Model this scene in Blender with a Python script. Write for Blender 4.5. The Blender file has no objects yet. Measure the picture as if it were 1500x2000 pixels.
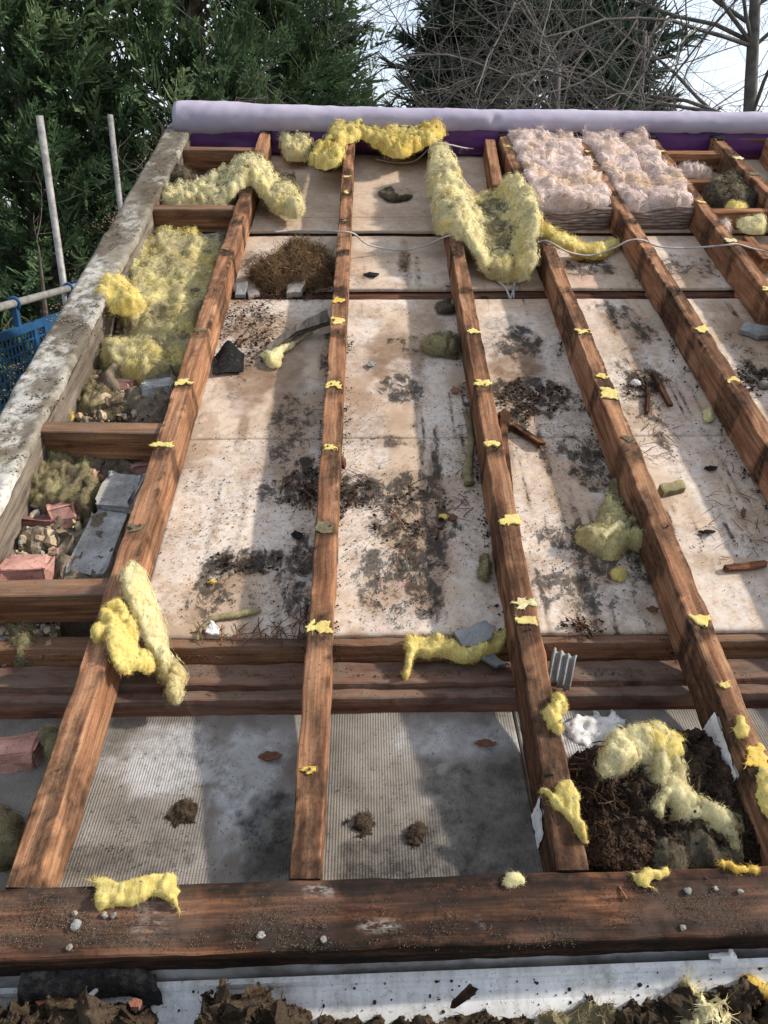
import bpy, math, random
import numpy as np
from mathutils import Matrix, Vector

random.seed(7)
rng = np.random.default_rng(7)
scene = bpy.context.scene
COL = scene.collection
R = math.radians

# ------------------------------------------------------------------ camera, sky, sun, exposure
PITCH = R(22)                 # slope of the roof
EYE = 1.17                    # eye height square to the roof slope
BASE_Z = 2.55                 # height of the slope's zero point above the ground
F_PX = 1450.0                 # focal length in pixels of a 1500 px wide picture
def _n(v): return v / np.linalg.norm(v)
cD = _n(np.array([712 - 750, -413 - 1000, F_PX]))          # up-slope direction seen from the camera
cU = np.array([35000, -338, F_PX]); cU = _n(cU); cU = _n(cU - cD * (cU @ cD))
cN = np.cross(cU, cD)
if cN[1] > 0: cN = -cN
cp, sp = math.cos(PITCH), math.sin(PITCH)
ROOF = Matrix(((1, 0, 0, 0), (0, cp, -sp, 0), (0, sp, cp, BASE_Z), (0, 0, 0, 1)))   # roof frame (across, up-slope, normal) -> world
ROOF_NP = np.array(ROOF)
cY = cp * cD - sp * cN; cZ = sp * cD + cp * cN
CAM = ROOF_NP @ np.array([0, 0, EYE, 1]); CAM = CAM[:3]
cam_data = bpy.data.cameras.new('camera'); cam = bpy.data.objects.new('camera', cam_data); COL.objects.link(cam)
xa = np.array([cU[0], cY[0], cZ[0]]); ya = -np.array([cU[1], cY[1], cZ[1]]); za = -np.array([cU[2], cY[2], cZ[2]])
m = Matrix.Identity(4)
for i in range(3):
    m[i][0], m[i][1], m[i][2], m[i][3] = xa[i], ya[i], za[i], CAM[i]
cam.matrix_world = m
cam_data.sensor_fit = 'HORIZONTAL'; cam_data.sensor_width = 36; cam_data.lens = 36 * F_PX / 1500
cam_data.clip_start = 0.02; cam_data.clip_end = 2000
scene.camera = cam

SUN_DIR = Vector((0.82, 0.03, 0.58)).normalized()          # towards the sun: from the right, square across the slope
sun_el = math.asin(SUN_DIR.z); sun_az = math.atan2(SUN_DIR.x, SUN_DIR.y)
world = bpy.data.worlds.new('World'); scene.world = world; world.use_nodes = True
wn = world.node_tree; wn.nodes.clear()
sky = wn.nodes.new('ShaderNodeTexSky'); sky.sky_type = 'NISHITA'; sky.sun_disc = False
sky.sun_elevation = sun_el; sky.sun_rotation = sun_az; sky.air_density = 1.0; sky.dust_density = 2.0; sky.ozone_density = 1.0
tc = wn.nodes.new('ShaderNodeTexCoord'); mp = wn.nodes.new('ShaderNodeMapping'); mp.inputs['Scale'].default_value = (1.2, 1.2, 3.2)
cl = wn.nodes.new('ShaderNodeTexNoise'); cl.inputs['Scale'].default_value = 1.7; cl.inputs['Detail'].default_value = 7; cl.inputs['Roughness'].default_value = 0.55
cr = wn.nodes.new('ShaderNodeValToRGB'); cr.color_ramp.elements[0].position = 0.40; cr.color_ramp.elements[1].position = 0.62
cr.color_ramp.elements[0].color = (0.15, 0.15, 0.15, 1); cr.color_ramp.elements[1].color = (0.92, 0.92, 0.92, 1)
mx = wn.nodes.new('ShaderNodeMixRGB'); mx.inputs[2].default_value = (4.5, 4.75, 5.15, 1)
bg = wn.nodes.new('ShaderNodeBackground'); bg.inputs['Strength'].default_value = 0.15
wo = wn.nodes.new('ShaderNodeOutputWorld')
wn.links.new(tc.outputs['Generated'], mp.inputs['Vector']); wn.links.new(mp.outputs[0], cl.inputs['Vector'])
wn.links.new(cl.outputs['Fac'], cr.inputs['Fac']); wn.links.new(cr.outputs['Color'], mx.inputs[0])
wn.links.new(sky.outputs[0], mx.inputs[1]); wn.links.new(mx.outputs[0], bg.inputs['Color']); wn.links.new(bg.outputs[0], wo.inputs['Surface'])
sd = bpy.data.lights.new('sun', 'SUN'); sd.energy = 3.6; sd.angle = R(2.0); sd.color = (1.0, 0.93, 0.83)
so = bpy.data.objects.new('sun', sd); COL.objects.link(so); so.rotation_euler = (-SUN_DIR).to_track_quat('-Z', 'Y').to_euler()
so.location = (3, 2, 9)
vs = scene.view_settings
vs.view_transform = 'Standard'; vs.look = 'None'; vs.exposure = 0.70; vs.gamma = 1.0; vs.use_curve_mapping = False
scene.render.film_transparent = False

# ------------------------------------------------------------------ pixel -> place (real distances on the plane where a thing lies)
def at(px, py, n=0.0):
    r = np.array([(px - 750) / F_PX, (py - 1000) / F_PX, 1.0]); t = (n - EYE) / (r @ cN)
    return np.array([(r @ cU) * t, (r @ cD) * t])
def at3(px, py, n=0.0):
    a = at(px, py, n); return np.array([a[0], a[1], n])
def wpt(px, py, dist):
    """world point on the sight line of a photo pixel at a given forward distance"""
    r = np.array([(px - 750) / F_PX, (py - 1000) / F_PX, 1.0])
    w = np.array([r @ cU, r @ cY, r @ cZ]); return CAM + w * (dist / w[1])
def to_roof(w):
    w = np.asarray(w, float) - np.array([0, 0, BASE_Z])
    return np.stack([w[..., 0], cp * w[..., 1] + sp * w[..., 2], -sp * w[..., 1] + cp * w[..., 2]], -1)
WUP = np.array([0, sp, cp])          # world up written in the roof frame
WFW = np.array([0, cp, -sp])         # level, away from the camera, in the roof frame

# ------------------------------------------------------------------ noise
def _hash(ix, iy, iz, seed):
    h = (ix * 374761393 + iy * 668265263 + iz * 2147483647 + seed * 974634533) & 0xFFFFFFFF
    h = ((h ^ (h >> 13)) * 1274126177) & 0xFFFFFFFF
    h = ((h ^ (h >> 15)) * 2246822519) & 0xFFFFFFFF
    return ((h ^ (h >> 16)) & 0xFFFFFF) / float(0xFFFFFF)
def vnoise(P, seed=0):
    P = np.asarray(P, float); I = np.floor(P).astype(np.int64); f = P - I; f = f * f * f * (f * (f * 6 - 15) + 10)
    x, y, z = I[..., 0], I[..., 1], I[..., 2]; fx, fy, fz = f[..., 0], f[..., 1], f[..., 2]
    def L(a, b, t): return a + (b - a) * t
    h = lambda a, b, c: _hash(x + a, y + b, z + c, seed)
    return L(L(L(h(0,0,0), h(1,0,0), fx), L(h(0,1,0), h(1,1,0), fx), fy), L(L(h(0,0,1), h(1,0,1), fx), L(h(0,1,1), h(1,1,1), fx), fy), fz)
def fbm(P, freq=1.0, oct=4, seed=0, gain=0.5):
    P = np.asarray(P, float)
    if P.shape[-1] == 2: P = np.concatenate([P, np.zeros(P.shape[:-1] + (1,))], -1)
    a, tot, s = 1.0, 0.0, 0.0
    for o in range(oct):
        s = s + a * vnoise(P * freq + 17.3 * o, seed + o * 13); tot += a; a *= gain; freq *= 2.03
    return s / tot
def sstep(a, b, x):
    t = np.clip((x - a) / (b - a), 0, 1); return t * t * (3 - 2 * t)

# ------------------------------------------------------------------ materials
def N(nt, t, **kw):
    n = nt.nodes.new(t)
    for k, v in kw.items():
        if k in n.inputs: n.inputs[k].default_value = v
        else: setattr(n, k, v)
    return n
class Mat:
    def __init__(s, name, rough=0.85, spec=0.2):
        s.m = bpy.data.materials.new(name); s.m.use_nodes = True; s.nt = s.m.node_tree; s.nt.nodes.clear()
        s.out = N(s.nt, 'ShaderNodeOutputMaterial'); s.b = N(s.nt, 'ShaderNodeBsdfPrincipled')
        s.b.inputs['Roughness'].default_value = rough; s.b.inputs['Specular IOR Level'].default_value = spec
        s.nt.links.new(s.b.outputs[0], s.out.inputs[0])
    def link(s, a, b): s.nt.links.new(a, b)
    def coord(s, kind='Object', scale=(1, 1, 1)):
        if kind == 'wc':
            t = N(s.nt, 'ShaderNodeAttribute', attribute_name='wc').outputs['Vector']
        else:
            t = N(s.nt, 'ShaderNodeTexCoord').outputs[kind]
        mp = N(s.nt, 'ShaderNodeMapping'); mp.inputs['Scale'].default_value = scale; s.link(t, mp.inputs['Vector']); return mp.outputs[0]
    def noise(s, vec, scale, detail=5, rough=0.6, dist=0.0):
        n = N(s.nt, 'ShaderNodeTexNoise', Scale=scale, Detail=detail, Roughness=rough, Distortion=dist); s.link(vec, n.inputs['Vector']); return n.outputs['Fac']
    def ramp(s, fac, stops):
        r = N(s.nt, 'ShaderNodeValToRGB'); e = r.color_ramp.elements
        while len(e) < len(stops): e.new(0.5)
        for i, (p, c) in enumerate(stops):
            e[i].position = p; e[i].color = (c, c, c, 1) if isinstance(c, (int, float)) else (*c, 1)
        s.link(fac, r.inputs['Fac']); return r.outputs['Color']
    def mix(s, fac, a, b, mode='MIX'):
        n = N(s.nt, 'ShaderNodeMixRGB', blend_type=mode)
        for k, v in ((0, fac), (1, a), (2, b)):
            if hasattr(v, 'links'): s.link(v, n.inputs[k])
            elif isinstance(v, (int, float)): n.inputs[k].default_value = v if k == 0 else (v, v, v, 1)
            else: n.inputs[k].default_value = (*v, 1)
        return n.outputs[0]
    def math(s, op, a, b=0.0):
        n = N(s.nt, 'ShaderNodeMath', operation=op)
        for k, v in ((0, a), (1, b)):
            if hasattr(v, 'links'): s.link(v, n.inputs[k])
            else: n.inputs[k].default_value = v
        return n.outputs[0]
    def attr(s, name): return N(s.nt, 'ShaderNodeAttribute', attribute_name=name).outputs['Fac']
    def color(s, c):
        if hasattr(c, 'links'): s.link(c, s.b.inputs['Base Color'])
        else: s.b.inputs['Base Color'].default_value = (*c, 1)
    def bump(s, h, strength=0.5, dist=0.002):
        n = N(s.nt, 'ShaderNodeBump', Strength=strength, Distance=dist); s.link(h, n.inputs['Height'])
        prev = s.b.inputs['Normal']
        if prev.links: s.link(prev.links[0].from_socket, n.inputs['Normal'])
        s.link(n.outputs[0], s.b.inputs['Normal'])

def wood_mat(name, pale, mid, deep, dirt=(0.035, 0.026, 0.02), dirtamt=0.35, rough=0.8, grain=1.0):
    M = Mat(name, 0.92, 0.05)
    v = M.coord('wc', (1, 0.06, 1)); n1 = M.noise(v, 55, 6, 0.62, 0.4)
    c = M.ramp(n1, [(0.26, deep), (0.45, mid), (0.70, pale)])
    v2 = M.coord('wc', (1, 0.012, 1)); g = M.noise(v2, 260, 3, 0.6)
    c = M.mix(M.ramp(g, [(0.42, 0.0), (0.6, 0.40 * grain)]), c, deep)
    big = M.noise(M.coord('wc', (1, 0.35, 1)), 9, 4, 0.6)
    c = M.mix(M.ramp(big, [(0.45, 0.0), (0.75, dirtamt)]), c, dirt)
    fine = M.noise(M.coord('wc'), 170, 4, 0.7)
    c = M.mix(M.ramp(fine, [(0.54, 0.0), (0.68, 0.55 * (0.4 + dirtamt))]), c, dirt)
    st = M.noise(M.coord('wc', (1, 0.16, 1)), 22, 5, 0.62, 0.6); c = M.mix(M.ramp(st, [(0.52, 0.0), (0.64, 0.72 * min(1, dirtamt + 0.25))]), c, tuple(x * 0.7 for x in deep))
    vk = N(M.nt, 'ShaderNodeTexVoronoi', Scale=5.5, Randomness=1.0); M.link(M.coord('wc', (1, 0.55, 1)), vk.inputs['Vector']); c = M.mix(M.ramp(vk.outputs['Distance'], [(0.035, 0.85), (0.075, 0.0)]), c, tuple(x * 0.5 for x in deep))
    dk = M.attr('dark')
    edge = M.noise(M.coord('wc', (1, 0.5, 1)), 90, 5, 0.7)
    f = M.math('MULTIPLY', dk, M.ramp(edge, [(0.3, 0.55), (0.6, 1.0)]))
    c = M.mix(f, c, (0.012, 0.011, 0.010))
    ft = M.attr('pale')
    c = M.mix(M.math('MULTIPLY', ft, M.ramp(M.noise(M.coord('wc', (1, 0.25, 1)), 160, 5, 0.75), [(0.46, 0.0), (0.58, 0.9)])), c, (0.46, 0.43, 0.38))
    du = M.math('MULTIPLY', M.attr('dust'), M.ramp(M.noise(M.coord('wc', (1, 0.5, 1)), 30, 6, 0.75), [(0.34, 0.1), (0.56, 1.0)])); c = M.mix(du, c, (0.165, 0.132, 0.105))
    c = M.mix(1.0, c, M.math('ADD', M.attr('shade'), 1.0), 'MULTIPLY')
    M.color(c)
    M.bump(M.math('ADD', M.math('MULTIPLY', g, 0.6), n1), 0.7, 0.0022)
    M.bump(fine, 0.35, 0.0012)
    return M.m

MT = {}
MT['rafter'] = wood_mat('rafter_wood', (0.50, 0.29, 0.165), (0.335, 0.165, 0.09), (0.12, 0.052, 0.028), dirt=(0.035, 0.024, 0.017), dirtamt=0.62)
MT['noggin'] = wood_mat('noggin_wood', (0.40, 0.215, 0.11), (0.24, 0.112, 0.057), (0.08, 0.034, 0.018), dirtamt=0.6)
MT['plate'] = wood_mat('plate_wood', (0.25, 0.12, 0.07), (0.13, 0.056, 0.036), (0.04, 0.016, 0.012), dirt=(0.09, 0.075, 0.06), dirtamt=0.9)
MT['eaves'] = wood_mat('eaves_wood', (0.34, 0.155, 0.075), (0.095, 0.043, 0.027), (0.022, 0.014, 0.011), dirt=(0.03, 0.024, 0.02), dirtamt=0.95)
MT['rotten'] = wood_mat('rotten_wood', (0.30, 0.145, 0.075), (0.17, 0.075, 0.04), (0.03, 0.016, 0.01), dirtamt=0.7)
MT['greywood'] = wood_mat('weathered_wood', (0.30, 0.26, 0.21), (0.19, 0.155, 0.12), (0.07, 0.055, 0.045), dirtamt=0.7)

def ceiling_mat():
    M = Mat('ceiling_board_paper', 0.9, 0.1); o = M.coord('wc')
    n1 = M.noise(o, 3.2, 5, 0.6, 0.8)
    c = M.ramp(n1, [(0.3, (0.34, 0.24, 0.16)), (0.50, (0.465, 0.355, 0.26)), (0.70, (0.54, 0.44, 0.34))])
    gr = M.noise(o, 7.5, 6, 0.7); c = M.mix(M.ramp(gr, [(0.46, 0.0), (0.68, 0.6)]), c, (0.25, 0.20, 0.155))
    # dried tide lines
    n2 = M.noise(o, 6.5, 3, 0.5, 1.6)
    ring = M.math('ABSOLUTE', M.math('SUBTRACT', n2, 0.52))
    c = M.mix(M.ramp(ring, [(0.0, 0.55), (0.012, 0.0)]), c, (0.27, 0.16, 0.10))
    n3 = M.noise(o, 15, 3, 0.5, 2.0); ring2 = M.math('ABSOLUTE', M.math('SUBTRACT', n3, 0.47))
    c = M.mix(M.math('MULTIPLY', M.ramp(ring2, [(0.0, 0.45), (0.02, 0.0)]), M.attr('ring')), c, (0.24, 0.14, 0.09))
    streak = M.noise(M.coord('wc', (1, 0.12, 1)), 26, 4, 0.6)
    c = M.mix(M.ramp(streak, [(0.5, 0.0), (0.8, 0.35)]), c, (0.30, 0.22, 0.16))
    sp1 = M.noise(o, 130, 5, 0.75); sp2 = M.noise(o, 42, 6, 0.75); sp3 = M.noise(o, 16, 6, 0.7)
    br = M.math('MULTIPLY', M.attr('brown'), M.ramp(sp3, [(0.28, 0.5), (0.6, 1.0)]))
    c = M.mix(br, c, (0.17, 0.105, 0.065))
    pk = M.math('MULTIPLY', M.attr('pink'), M.ramp(sp3, [(0.5, 0.0), (0.66, 0.75)]))
    c = M.mix(pk, c, (0.56, 0.29, 0.27))
    film = M.math('ADD', M.attr('dark'), M.math('MULTIPLY', M.math('SUBTRACT', sp3, 0.5), 1.3))
    c = M.mix(M.ramp(film, [(0.18, 0.0), (0.22, 0.42), (0.36, 0.34), (0.58, 0.62)]), c, (0.225, 0.155, 0.10))
    wf = M.math('MULTIPLY', M.attr('white'), M.ramp(sp2, [(0.36, 0.0), (0.58, 1.0)]))
    c = M.mix(M.math('MULTIPLY', wf, 0.62), c, (0.68, 0.645, 0.60))
    mul = M.ramp(M.noise(M.coord('wc', (1, 0.6, 1)), 30, 8, 0.78, 0.5), [(0.38, 0.05), (0.50, 0.65), (0.62, 1.0)])
    s = M.math('ADD', M.math('MULTIPLY', M.math('MULTIPLY', M.attr('dark'), mul), 1.55), M.math('MULTIPLY', M.math('SUBTRACT', sp2, 0.5), 1.5))
    c = M.mix(M.ramp(s, [(0.40, 0.0), (0.56, 0.72), (0.95, 0.95)]), c, (0.034, 0.029, 0.024))
    t = M.math('ADD', M.math('MULTIPLY', M.attr('speck'), 0.10), sp1)
    c = M.mix(M.ramp(t, [(0.66, 0.0), (0.71, 0.85)]), c, (0.05, 0.038, 0.03))
    M.color(c); M.bump(sp2, 0.35, 0.0012); M.bump(sp1, 0.25, 0.0008)
    return M.m
MT['ceiling'] = ceiling_mat()

def soffit_mat():
    M = Mat('embossed_soffit', 0.9, 0.15); o = M.coord('wc')
    sp2 = M.noise(o, 36, 6, 0.75); sp3 = M.noise(o, 9, 5, 0.6); sp1 = M.noise(o, 150, 4, 0.7)
    c = M.ramp(sp3, [(0.3, (0.11, 0.095, 0.078)), (0.55, (0.20, 0.18, 0.155)), (0.75, (0.29, 0.27, 0.245))])
    c = M.mix(M.math('MULTIPLY', M.attr('white'), M.ramp(sp2, [(0.3, 0.0), (0.6, 1.0)])), c, (0.42, 0.42, 0.42))
    s = M.math('ADD', M.attr('dark'), M.math('MULTIPLY', M.math('SUBTRACT', sp2, 0.5), 1.6))
    c = M.mix(M.ramp(s, [(0.3, 0.0), (0.9, 0.92)]), c, (0.03, 0.027, 0.024))
    c = M.mix(M.ramp(sp1, [(0.6, 0.0), (0.7, 0.8)]), c, (0.05, 0.04, 0.03))
    M.color(c)
    w = N(M.nt, 'ShaderNodeTexWave', Scale=62.0, Distortion=0.5, Detail=1.0); w.bands_direction = 'X'; M.link(o, w.inputs['Vector'])
    w2 = N(M.nt, 'ShaderNodeTexWave', Scale=75.0, Distortion=1.0, Detail=1.0); w2.bands_direction = 'Y'; M.link(o, w2.inputs['Vector'])
    h = M.math('MULTIPLY', w.outputs['Fac'], M.math('ADD', M.math('MULTIPLY', w2.outputs['Fac'], 0.5), 0.5))
    h = M.math('MULTIPLY', h, M.math('SUBTRACT', 1.0, M.math('MULTIPLY', M.attr('smooth'), 0.85)))
    M.bump(h, 0.5, 0.0022); M.bump(sp1, 0.4, 0.001)
    return M.m
MT['soffit'] = soffit_mat()

def cement_mat(name, a, b, dirt, scale=14, bumpd=0.003, lichen=None, bigscale=None):
    M = Mat(name, 0.95, 0.1); o = M.coord('wc')
    n = M.noise(o, scale, 7, 0.7); f = M.noise(o, 120, 4, 0.7); big = M.noise(o, bigscale or (4.5 if scale < 29 else 13), 5, 0.65)
    c = M.ramp(n, [(0.3, a), (0.65, b)])
    c = M.mix(M.ramp(big, [(0.42, 0.0), (0.62, 0.75)]), c, dirt)
    if lichen: c = M.mix(M.ramp(M.noise(o, 23, 6, 0.7), [(0.55, 0.0), (0.68, 0.7)]), c, lichen)
    c = M.mix(M.ramp(f, [(0.56, 0.0), (0.68, 0.75)]), c, tuple(x * 0.35 for x in dirt))
    c = M.mix(M.attr('dark'), c, (0.06, 0.045, 0.03))
    c = M.mix(M.math('MULTIPLY', M.attr('pale'), M.ramp(M.noise(o, 34, 6, 0.75), [(0.42, 0.0), (0.56, 0.9)])), c, (0.50, 0.485, 0.45))
    M.color(c); M.bump(n, 0.7, bumpd); M.bump(f, 0.5, 0.0012)
    return M.m
MT['verge'] = cement_mat('verge_cement', (0.17, 0.155, 0.125), (0.33, 0.315, 0.275), (0.13, 0.105, 0.07), 26, 0.003, (0.17, 0.15, 0.08))
MT['block'] = cement_mat('concrete_block', (0.29, 0.285, 0.27), (0.45, 0.44, 0.42), (0.19, 0.175, 0.15), 40, 0.010)
MT['brick'] = cement_mat('pink_brick', (0.40, 0.20, 0.16), (0.52, 0.30, 0.25), (0.25, 0.13, 0.10), 30, 0.004)
MT['brick_dark'] = cement_mat('dark_brick', (0.22, 0.10, 0.09), (0.31, 0.15, 0.13), (0.12, 0.07, 0.06), 30, 0.004)
MT['mortar'] = cement_mat('mortar', (0.33, 0.25, 0.16), (0.47, 0.38, 0.25), (0.22, 0.16, 0.10), 35, 0.006)
MT['slate'] = cement_mat('grey_shard', (0.19, 0.195, 0.19), (0.30, 0.31, 0.305), (0.14, 0.135, 0.12), 30, 0.002)
MT['stone'] = cement_mat('pale_stone', (0.12, 0.105, 0.09), (0.21, 0.185, 0.16), (0.30, 0.28, 0.25), 60, 0.002)
MT['foam'] = cement_mat('old_foam', (0.40, 0.28, 0.12), (0.58, 0.44, 0.23), (0.28, 0.18, 0.08), 45, 0.006)
MT['plaster'] = cement_mat('white_plaster', (0.62, 0.61, 0.59), (0.76, 0.75, 0.73), (0.45, 0.43, 0.40), 40, 0.004)

def dirt_mat(name, a, b, c3, scale=60):
    M = Mat(name, 0.97, 0.05); o = M.coord('Object'); n = M.noise(o, scale, 6, 0.7); n2 = M.noise(o, scale * 0.25, 4, 0.6)
    c = M.ramp(n, [(0.32, a), (0.5, b), (0.7, c3)]); c = M.mix(M.ramp(n2, [(0.4, 0.0), (0.7, 0.6)]), c, a)
    c = M.mix(1.0, c, M.math('ADD', M.attr('shade'), 1.0), 'MULTIPLY'); M.color(c); M.bump(n, 0.9, 0.006); M.bump(M.noise(o, scale * 4, 3, 0.7), 0.6, 0.002); return M.m
MT['soil'] = dirt_mat('brown_soil', (0.018, 0.013, 0.010), (0.05, 0.034, 0.024), (0.11, 0.075, 0.05))
MT['mulch'] = dirt_mat('bark_mulch', (0.035, 0.022, 0.015), (0.085, 0.052, 0.034), (0.165, 0.105, 0.068), 120)
MT['moss'] = dirt_mat('dry_moss', (0.022, 0.017, 0.012), (0.06, 0.042, 0.028), (0.115, 0.085, 0.055))
MT['dust'] = dirt_mat('grey_dust', (0.07, 0.055, 0.04), (0.13, 0.105, 0.08), (0.21, 0.175, 0.135))
MT['rubble'] = dirt_mat('rubble_dirt', (0.07, 0.053, 0.037), (0.17, 0.135, 0.095), (0.30, 0.245, 0.175), 30)
MT['grit'] = dirt_mat('grit', (0.022, 0.015, 0.011), (0.042, 0.029, 0.02), (0.075, 0.053, 0.036), 90)
MT['sand'] = dirt_mat('sandy_grit', (0.17, 0.13, 0.09), (0.32, 0.25, 0.18), (0.48, 0.40, 0.30), 300)
MT['straw'] = dirt_mat('straw', (0.10, 0.06, 0.03), (0.21, 0.13, 0.07), (0.33, 0.22, 0.12), 60)
MT['leaf'] = dirt_mat('dead_leaf', (0.10, 0.045, 0.03), (0.16, 0.075, 0.05), (0.24, 0.12, 0.08), 60)
MT['felt'] = dirt_mat('black_felt', (0.010, 0.010, 0.010), (0.022, 0.021, 0.021), (0.06, 0.057, 0.054), 70)
MT['felt_dusty'] = dirt_mat('dusty_felt', (0.012, 0.012, 0.012), (0.04, 0.037, 0.034), (0.13, 0.118, 0.10), 60)
MT['tile_red'] = dirt_mat('red_tile', (0.20, 0.085, 0.055), (0.30, 0.13, 0.085), (0.40, 0.2, 0.13), 60)

def fluff_mat(name, a, b, dirt, amt, spec=(0.03, 0.02, 0.012)):
    M = Mat(name, 0.95, 0.05); o = M.coord('Object')
    n = M.noise(M.coord('Object', (1, 1, 2)), 26, 6, 0.7, 0.8); big = M.noise(o, 11, 4, 0.6); f = M.noise(o, 190, 3, 0.7)
    c = M.ramp(n, [(0.3, b), (0.62, a)])
    hue = M.noise(o, 7.0, 3, 0.5); c = M.mix(M.ramp(hue, [(0.50, 0.0), (0.66, 0.55)]), c, (b[0] * 1.04, b[1] * 0.92, b[2] * 0.55))
    c = M.mix(M.ramp(big, [(0.62 - amt * 0.45, 0.0), (0.82 - amt * 0.3, min(1, 0.45 + amt * 0.6))]), c, dirt)
    c = M.mix(M.ramp(f, [(0.66, 0.0), (0.70, 0.85)]), c, spec)
    sh = M.math('ADD', M.attr('shade'), 1.0); c = M.mix(1.0, c, sh, 'MULTIPLY')
    M.color(c); M.bump(n, 0.8, 0.006); M.bump(M.noise(M.coord('Object', (1, 0.25, 1)), 220, 3, 0.7, 0.6), 0.5, 0.002)
    tr = N(M.nt, 'ShaderNodeBsdfTranslucent'); M.link(c, tr.inputs['Color'])
    mix = N(M.nt, 'ShaderNodeMixShader'); mix.inputs[0].default_value = 0.28
    M.link(M.b.outputs[0], mix.inputs[1]); M.link(tr.outputs[0], mix.inputs[2])
    fz = M.noise(M.coord('Object', (1, 0.45, 1)), 110, 4, 0.65, 1.4); fz2 = M.noise(o, 34, 3, 0.6)
    val = M.math('SUBTRACT', M.math('ADD', M.math('MULTIPLY', fz, 0.6), M.math('MULTIPLY', fz2, 0.4)), M.attr('shell'))
    tp = N(M.nt, 'ShaderNodeBsdfTransparent'); m2 = N(M.nt, 'ShaderNodeMixShader'); M.link(M.ramp(val, [(0.0, 0.0), (0.10, 0.55), (0.24, 1.0)]), m2.inputs[0])
    M.link(tp.outputs[0], m2.inputs[1]); M.link(mix.outputs[0], m2.inputs[2]); M.link(m2.outputs[0], M.out.inputs[0])
    return M.m
MT['pale'] = fluff_mat('pale_glass_wool', (0.80, 0.74, 0.46), (0.69, 0.60, 0.31), (0.36, 0.31, 0.205), 0.36)
MT['olive'] = fluff_mat('olive_glass_wool', (0.78, 0.70, 0.35), (0.66, 0.57, 0.25), (0.30, 0.265, 0.19), 0.60)
MT['yellow'] = fluff_mat('yellow_glass_wool', (0.79, 0.68, 0.29), (0.71, 0.57, 0.17), (0.42, 0.34, 0.18), 0.25)
MT['orange'] = fluff_mat('deep_yellow_glass_wool', (0.77, 0.57, 0.16), (0.66, 0.44, 0.08), (0.5, 0.39, 0.16), 0.25)
MT['dirty'] = fluff_mat('dirty_glass_wool', (0.50, 0.44, 0.22), (0.30, 0.255, 0.14), (0.13, 0.105, 0.075), 0.7)
MT['grime'] = fluff_mat('grimy_glass_wool', (0.30, 0.26, 0.17), (0.17, 0.145, 0.10), (0.07, 0.056, 0.042), 0.75)
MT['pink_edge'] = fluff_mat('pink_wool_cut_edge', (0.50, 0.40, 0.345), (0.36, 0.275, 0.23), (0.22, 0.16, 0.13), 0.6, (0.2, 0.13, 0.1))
MT['pink'] = fluff_mat('pink_mineral_wool', (0.85, 0.73, 0.67), (0.69, 0.555, 0.495), (0.54, 0.415, 0.36), 0.36, (0.3, 0.2, 0.16))

def simple(name, col, rough=0.6, var=0.3, scale=12, bump=0.2, metal=0.0, spec=0.3, dirt=None):
    M = Mat(name, rough, spec); o = M.coord('Object'); n = M.noise(o, scale, 6, 0.65)
    d = dirt or tuple(x * (1 - var) for x in col)
    c = M.ramp(n, [(0.35, d), (0.6, col)]); M.color(c); M.b.inputs['Metallic'].default_value = metal; M.bump(n, bump, 0.002); return M.m
MT['pole'] = simple('galvanised_tube', (0.29, 0.28, 0.265), 0.6, 0.45, 22, 0.3, 0.25)
MT['bluepl'] = simple('blue_plastic', (0.017, 0.075, 0.175), 0.5, 0.3, 9, 0.1)
MT['cable'] = simple('grey_cable', (0.40, 0.39, 0.37), 0.6, 0.4, 30)
MT['rust'] = simple('rusty_nail', (0.07, 0.04, 0.028), 0.7, 0.5, 200, 0.2, 0.4)
def upvc():
    M = Mat('white_upvc', 0.42, 0.4); o = M.coord('Object'); n = M.noise(o, 8, 6, 0.7); s = M.noise(M.coord('Object', (1, 0.2, 0.2)), 60, 4, 0.7); f = M.noise(o, 170, 4, 0.75)
    c = M.ramp(n, [(0.35, (0.60, 0.60, 0.59)), (0.6, (0.76, 0.77, 0.77))])
    c = M.mix(M.ramp(s, [(0.46, 0.0), (0.75, 0.55)]), c, (0.36, 0.34, 0.30)); c = M.mix(M.ramp(M.noise(o, 26, 6, 0.75), [(0.52, 0.0), (0.66, 0.6)]), c, (0.27, 0.25, 0.21))
    c = M.mix(M.ramp(f, [(0.6, 0.0), (0.68, 0.8)]), c, (0.14, 0.12, 0.09)); M.color(c); M.bump(f, 0.15, 0.001); return M.m
MT['upvc'] = upvc()
MT['upvc_grimy_shaded'] = simple('grimy_shaded_upvc', (0.30, 0.295, 0.285), 0.6, 0.4, 22, 0.2, dirt=(0.14, 0.125, 0.11))  # fascia grey: grime, with the shade on its face also put into the colour
def membrane():
    M = Mat('lilac_membrane', 0.75, 0.25); o = M.coord('Object'); f = M.noise(M.coord('Object', (1, 4, 4)), 120, 4, 0.7); n = M.noise(o, 3, 4, 0.6)
    c = M.ramp(n, [(0.35, (0.30, 0.265, 0.35)), (0.65, (0.39, 0.35, 0.43))]); c = M.mix(M.ramp(f, [(0.45, 0.0), (0.7, 0.35)]), c, (0.50, 0.465, 0.54)); M.color(c); M.bump(f, 0.3, 0.001)
    M.bump(M.noise(o, 9, 3, 0.5), 0.3, 0.01); return M.m
MT['membrane'] = membrane()
MT['purple'] = simple('purple_membrane_face', (0.075, 0.016, 0.092), 0.6, 0.4, 6, 0.3)
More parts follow.
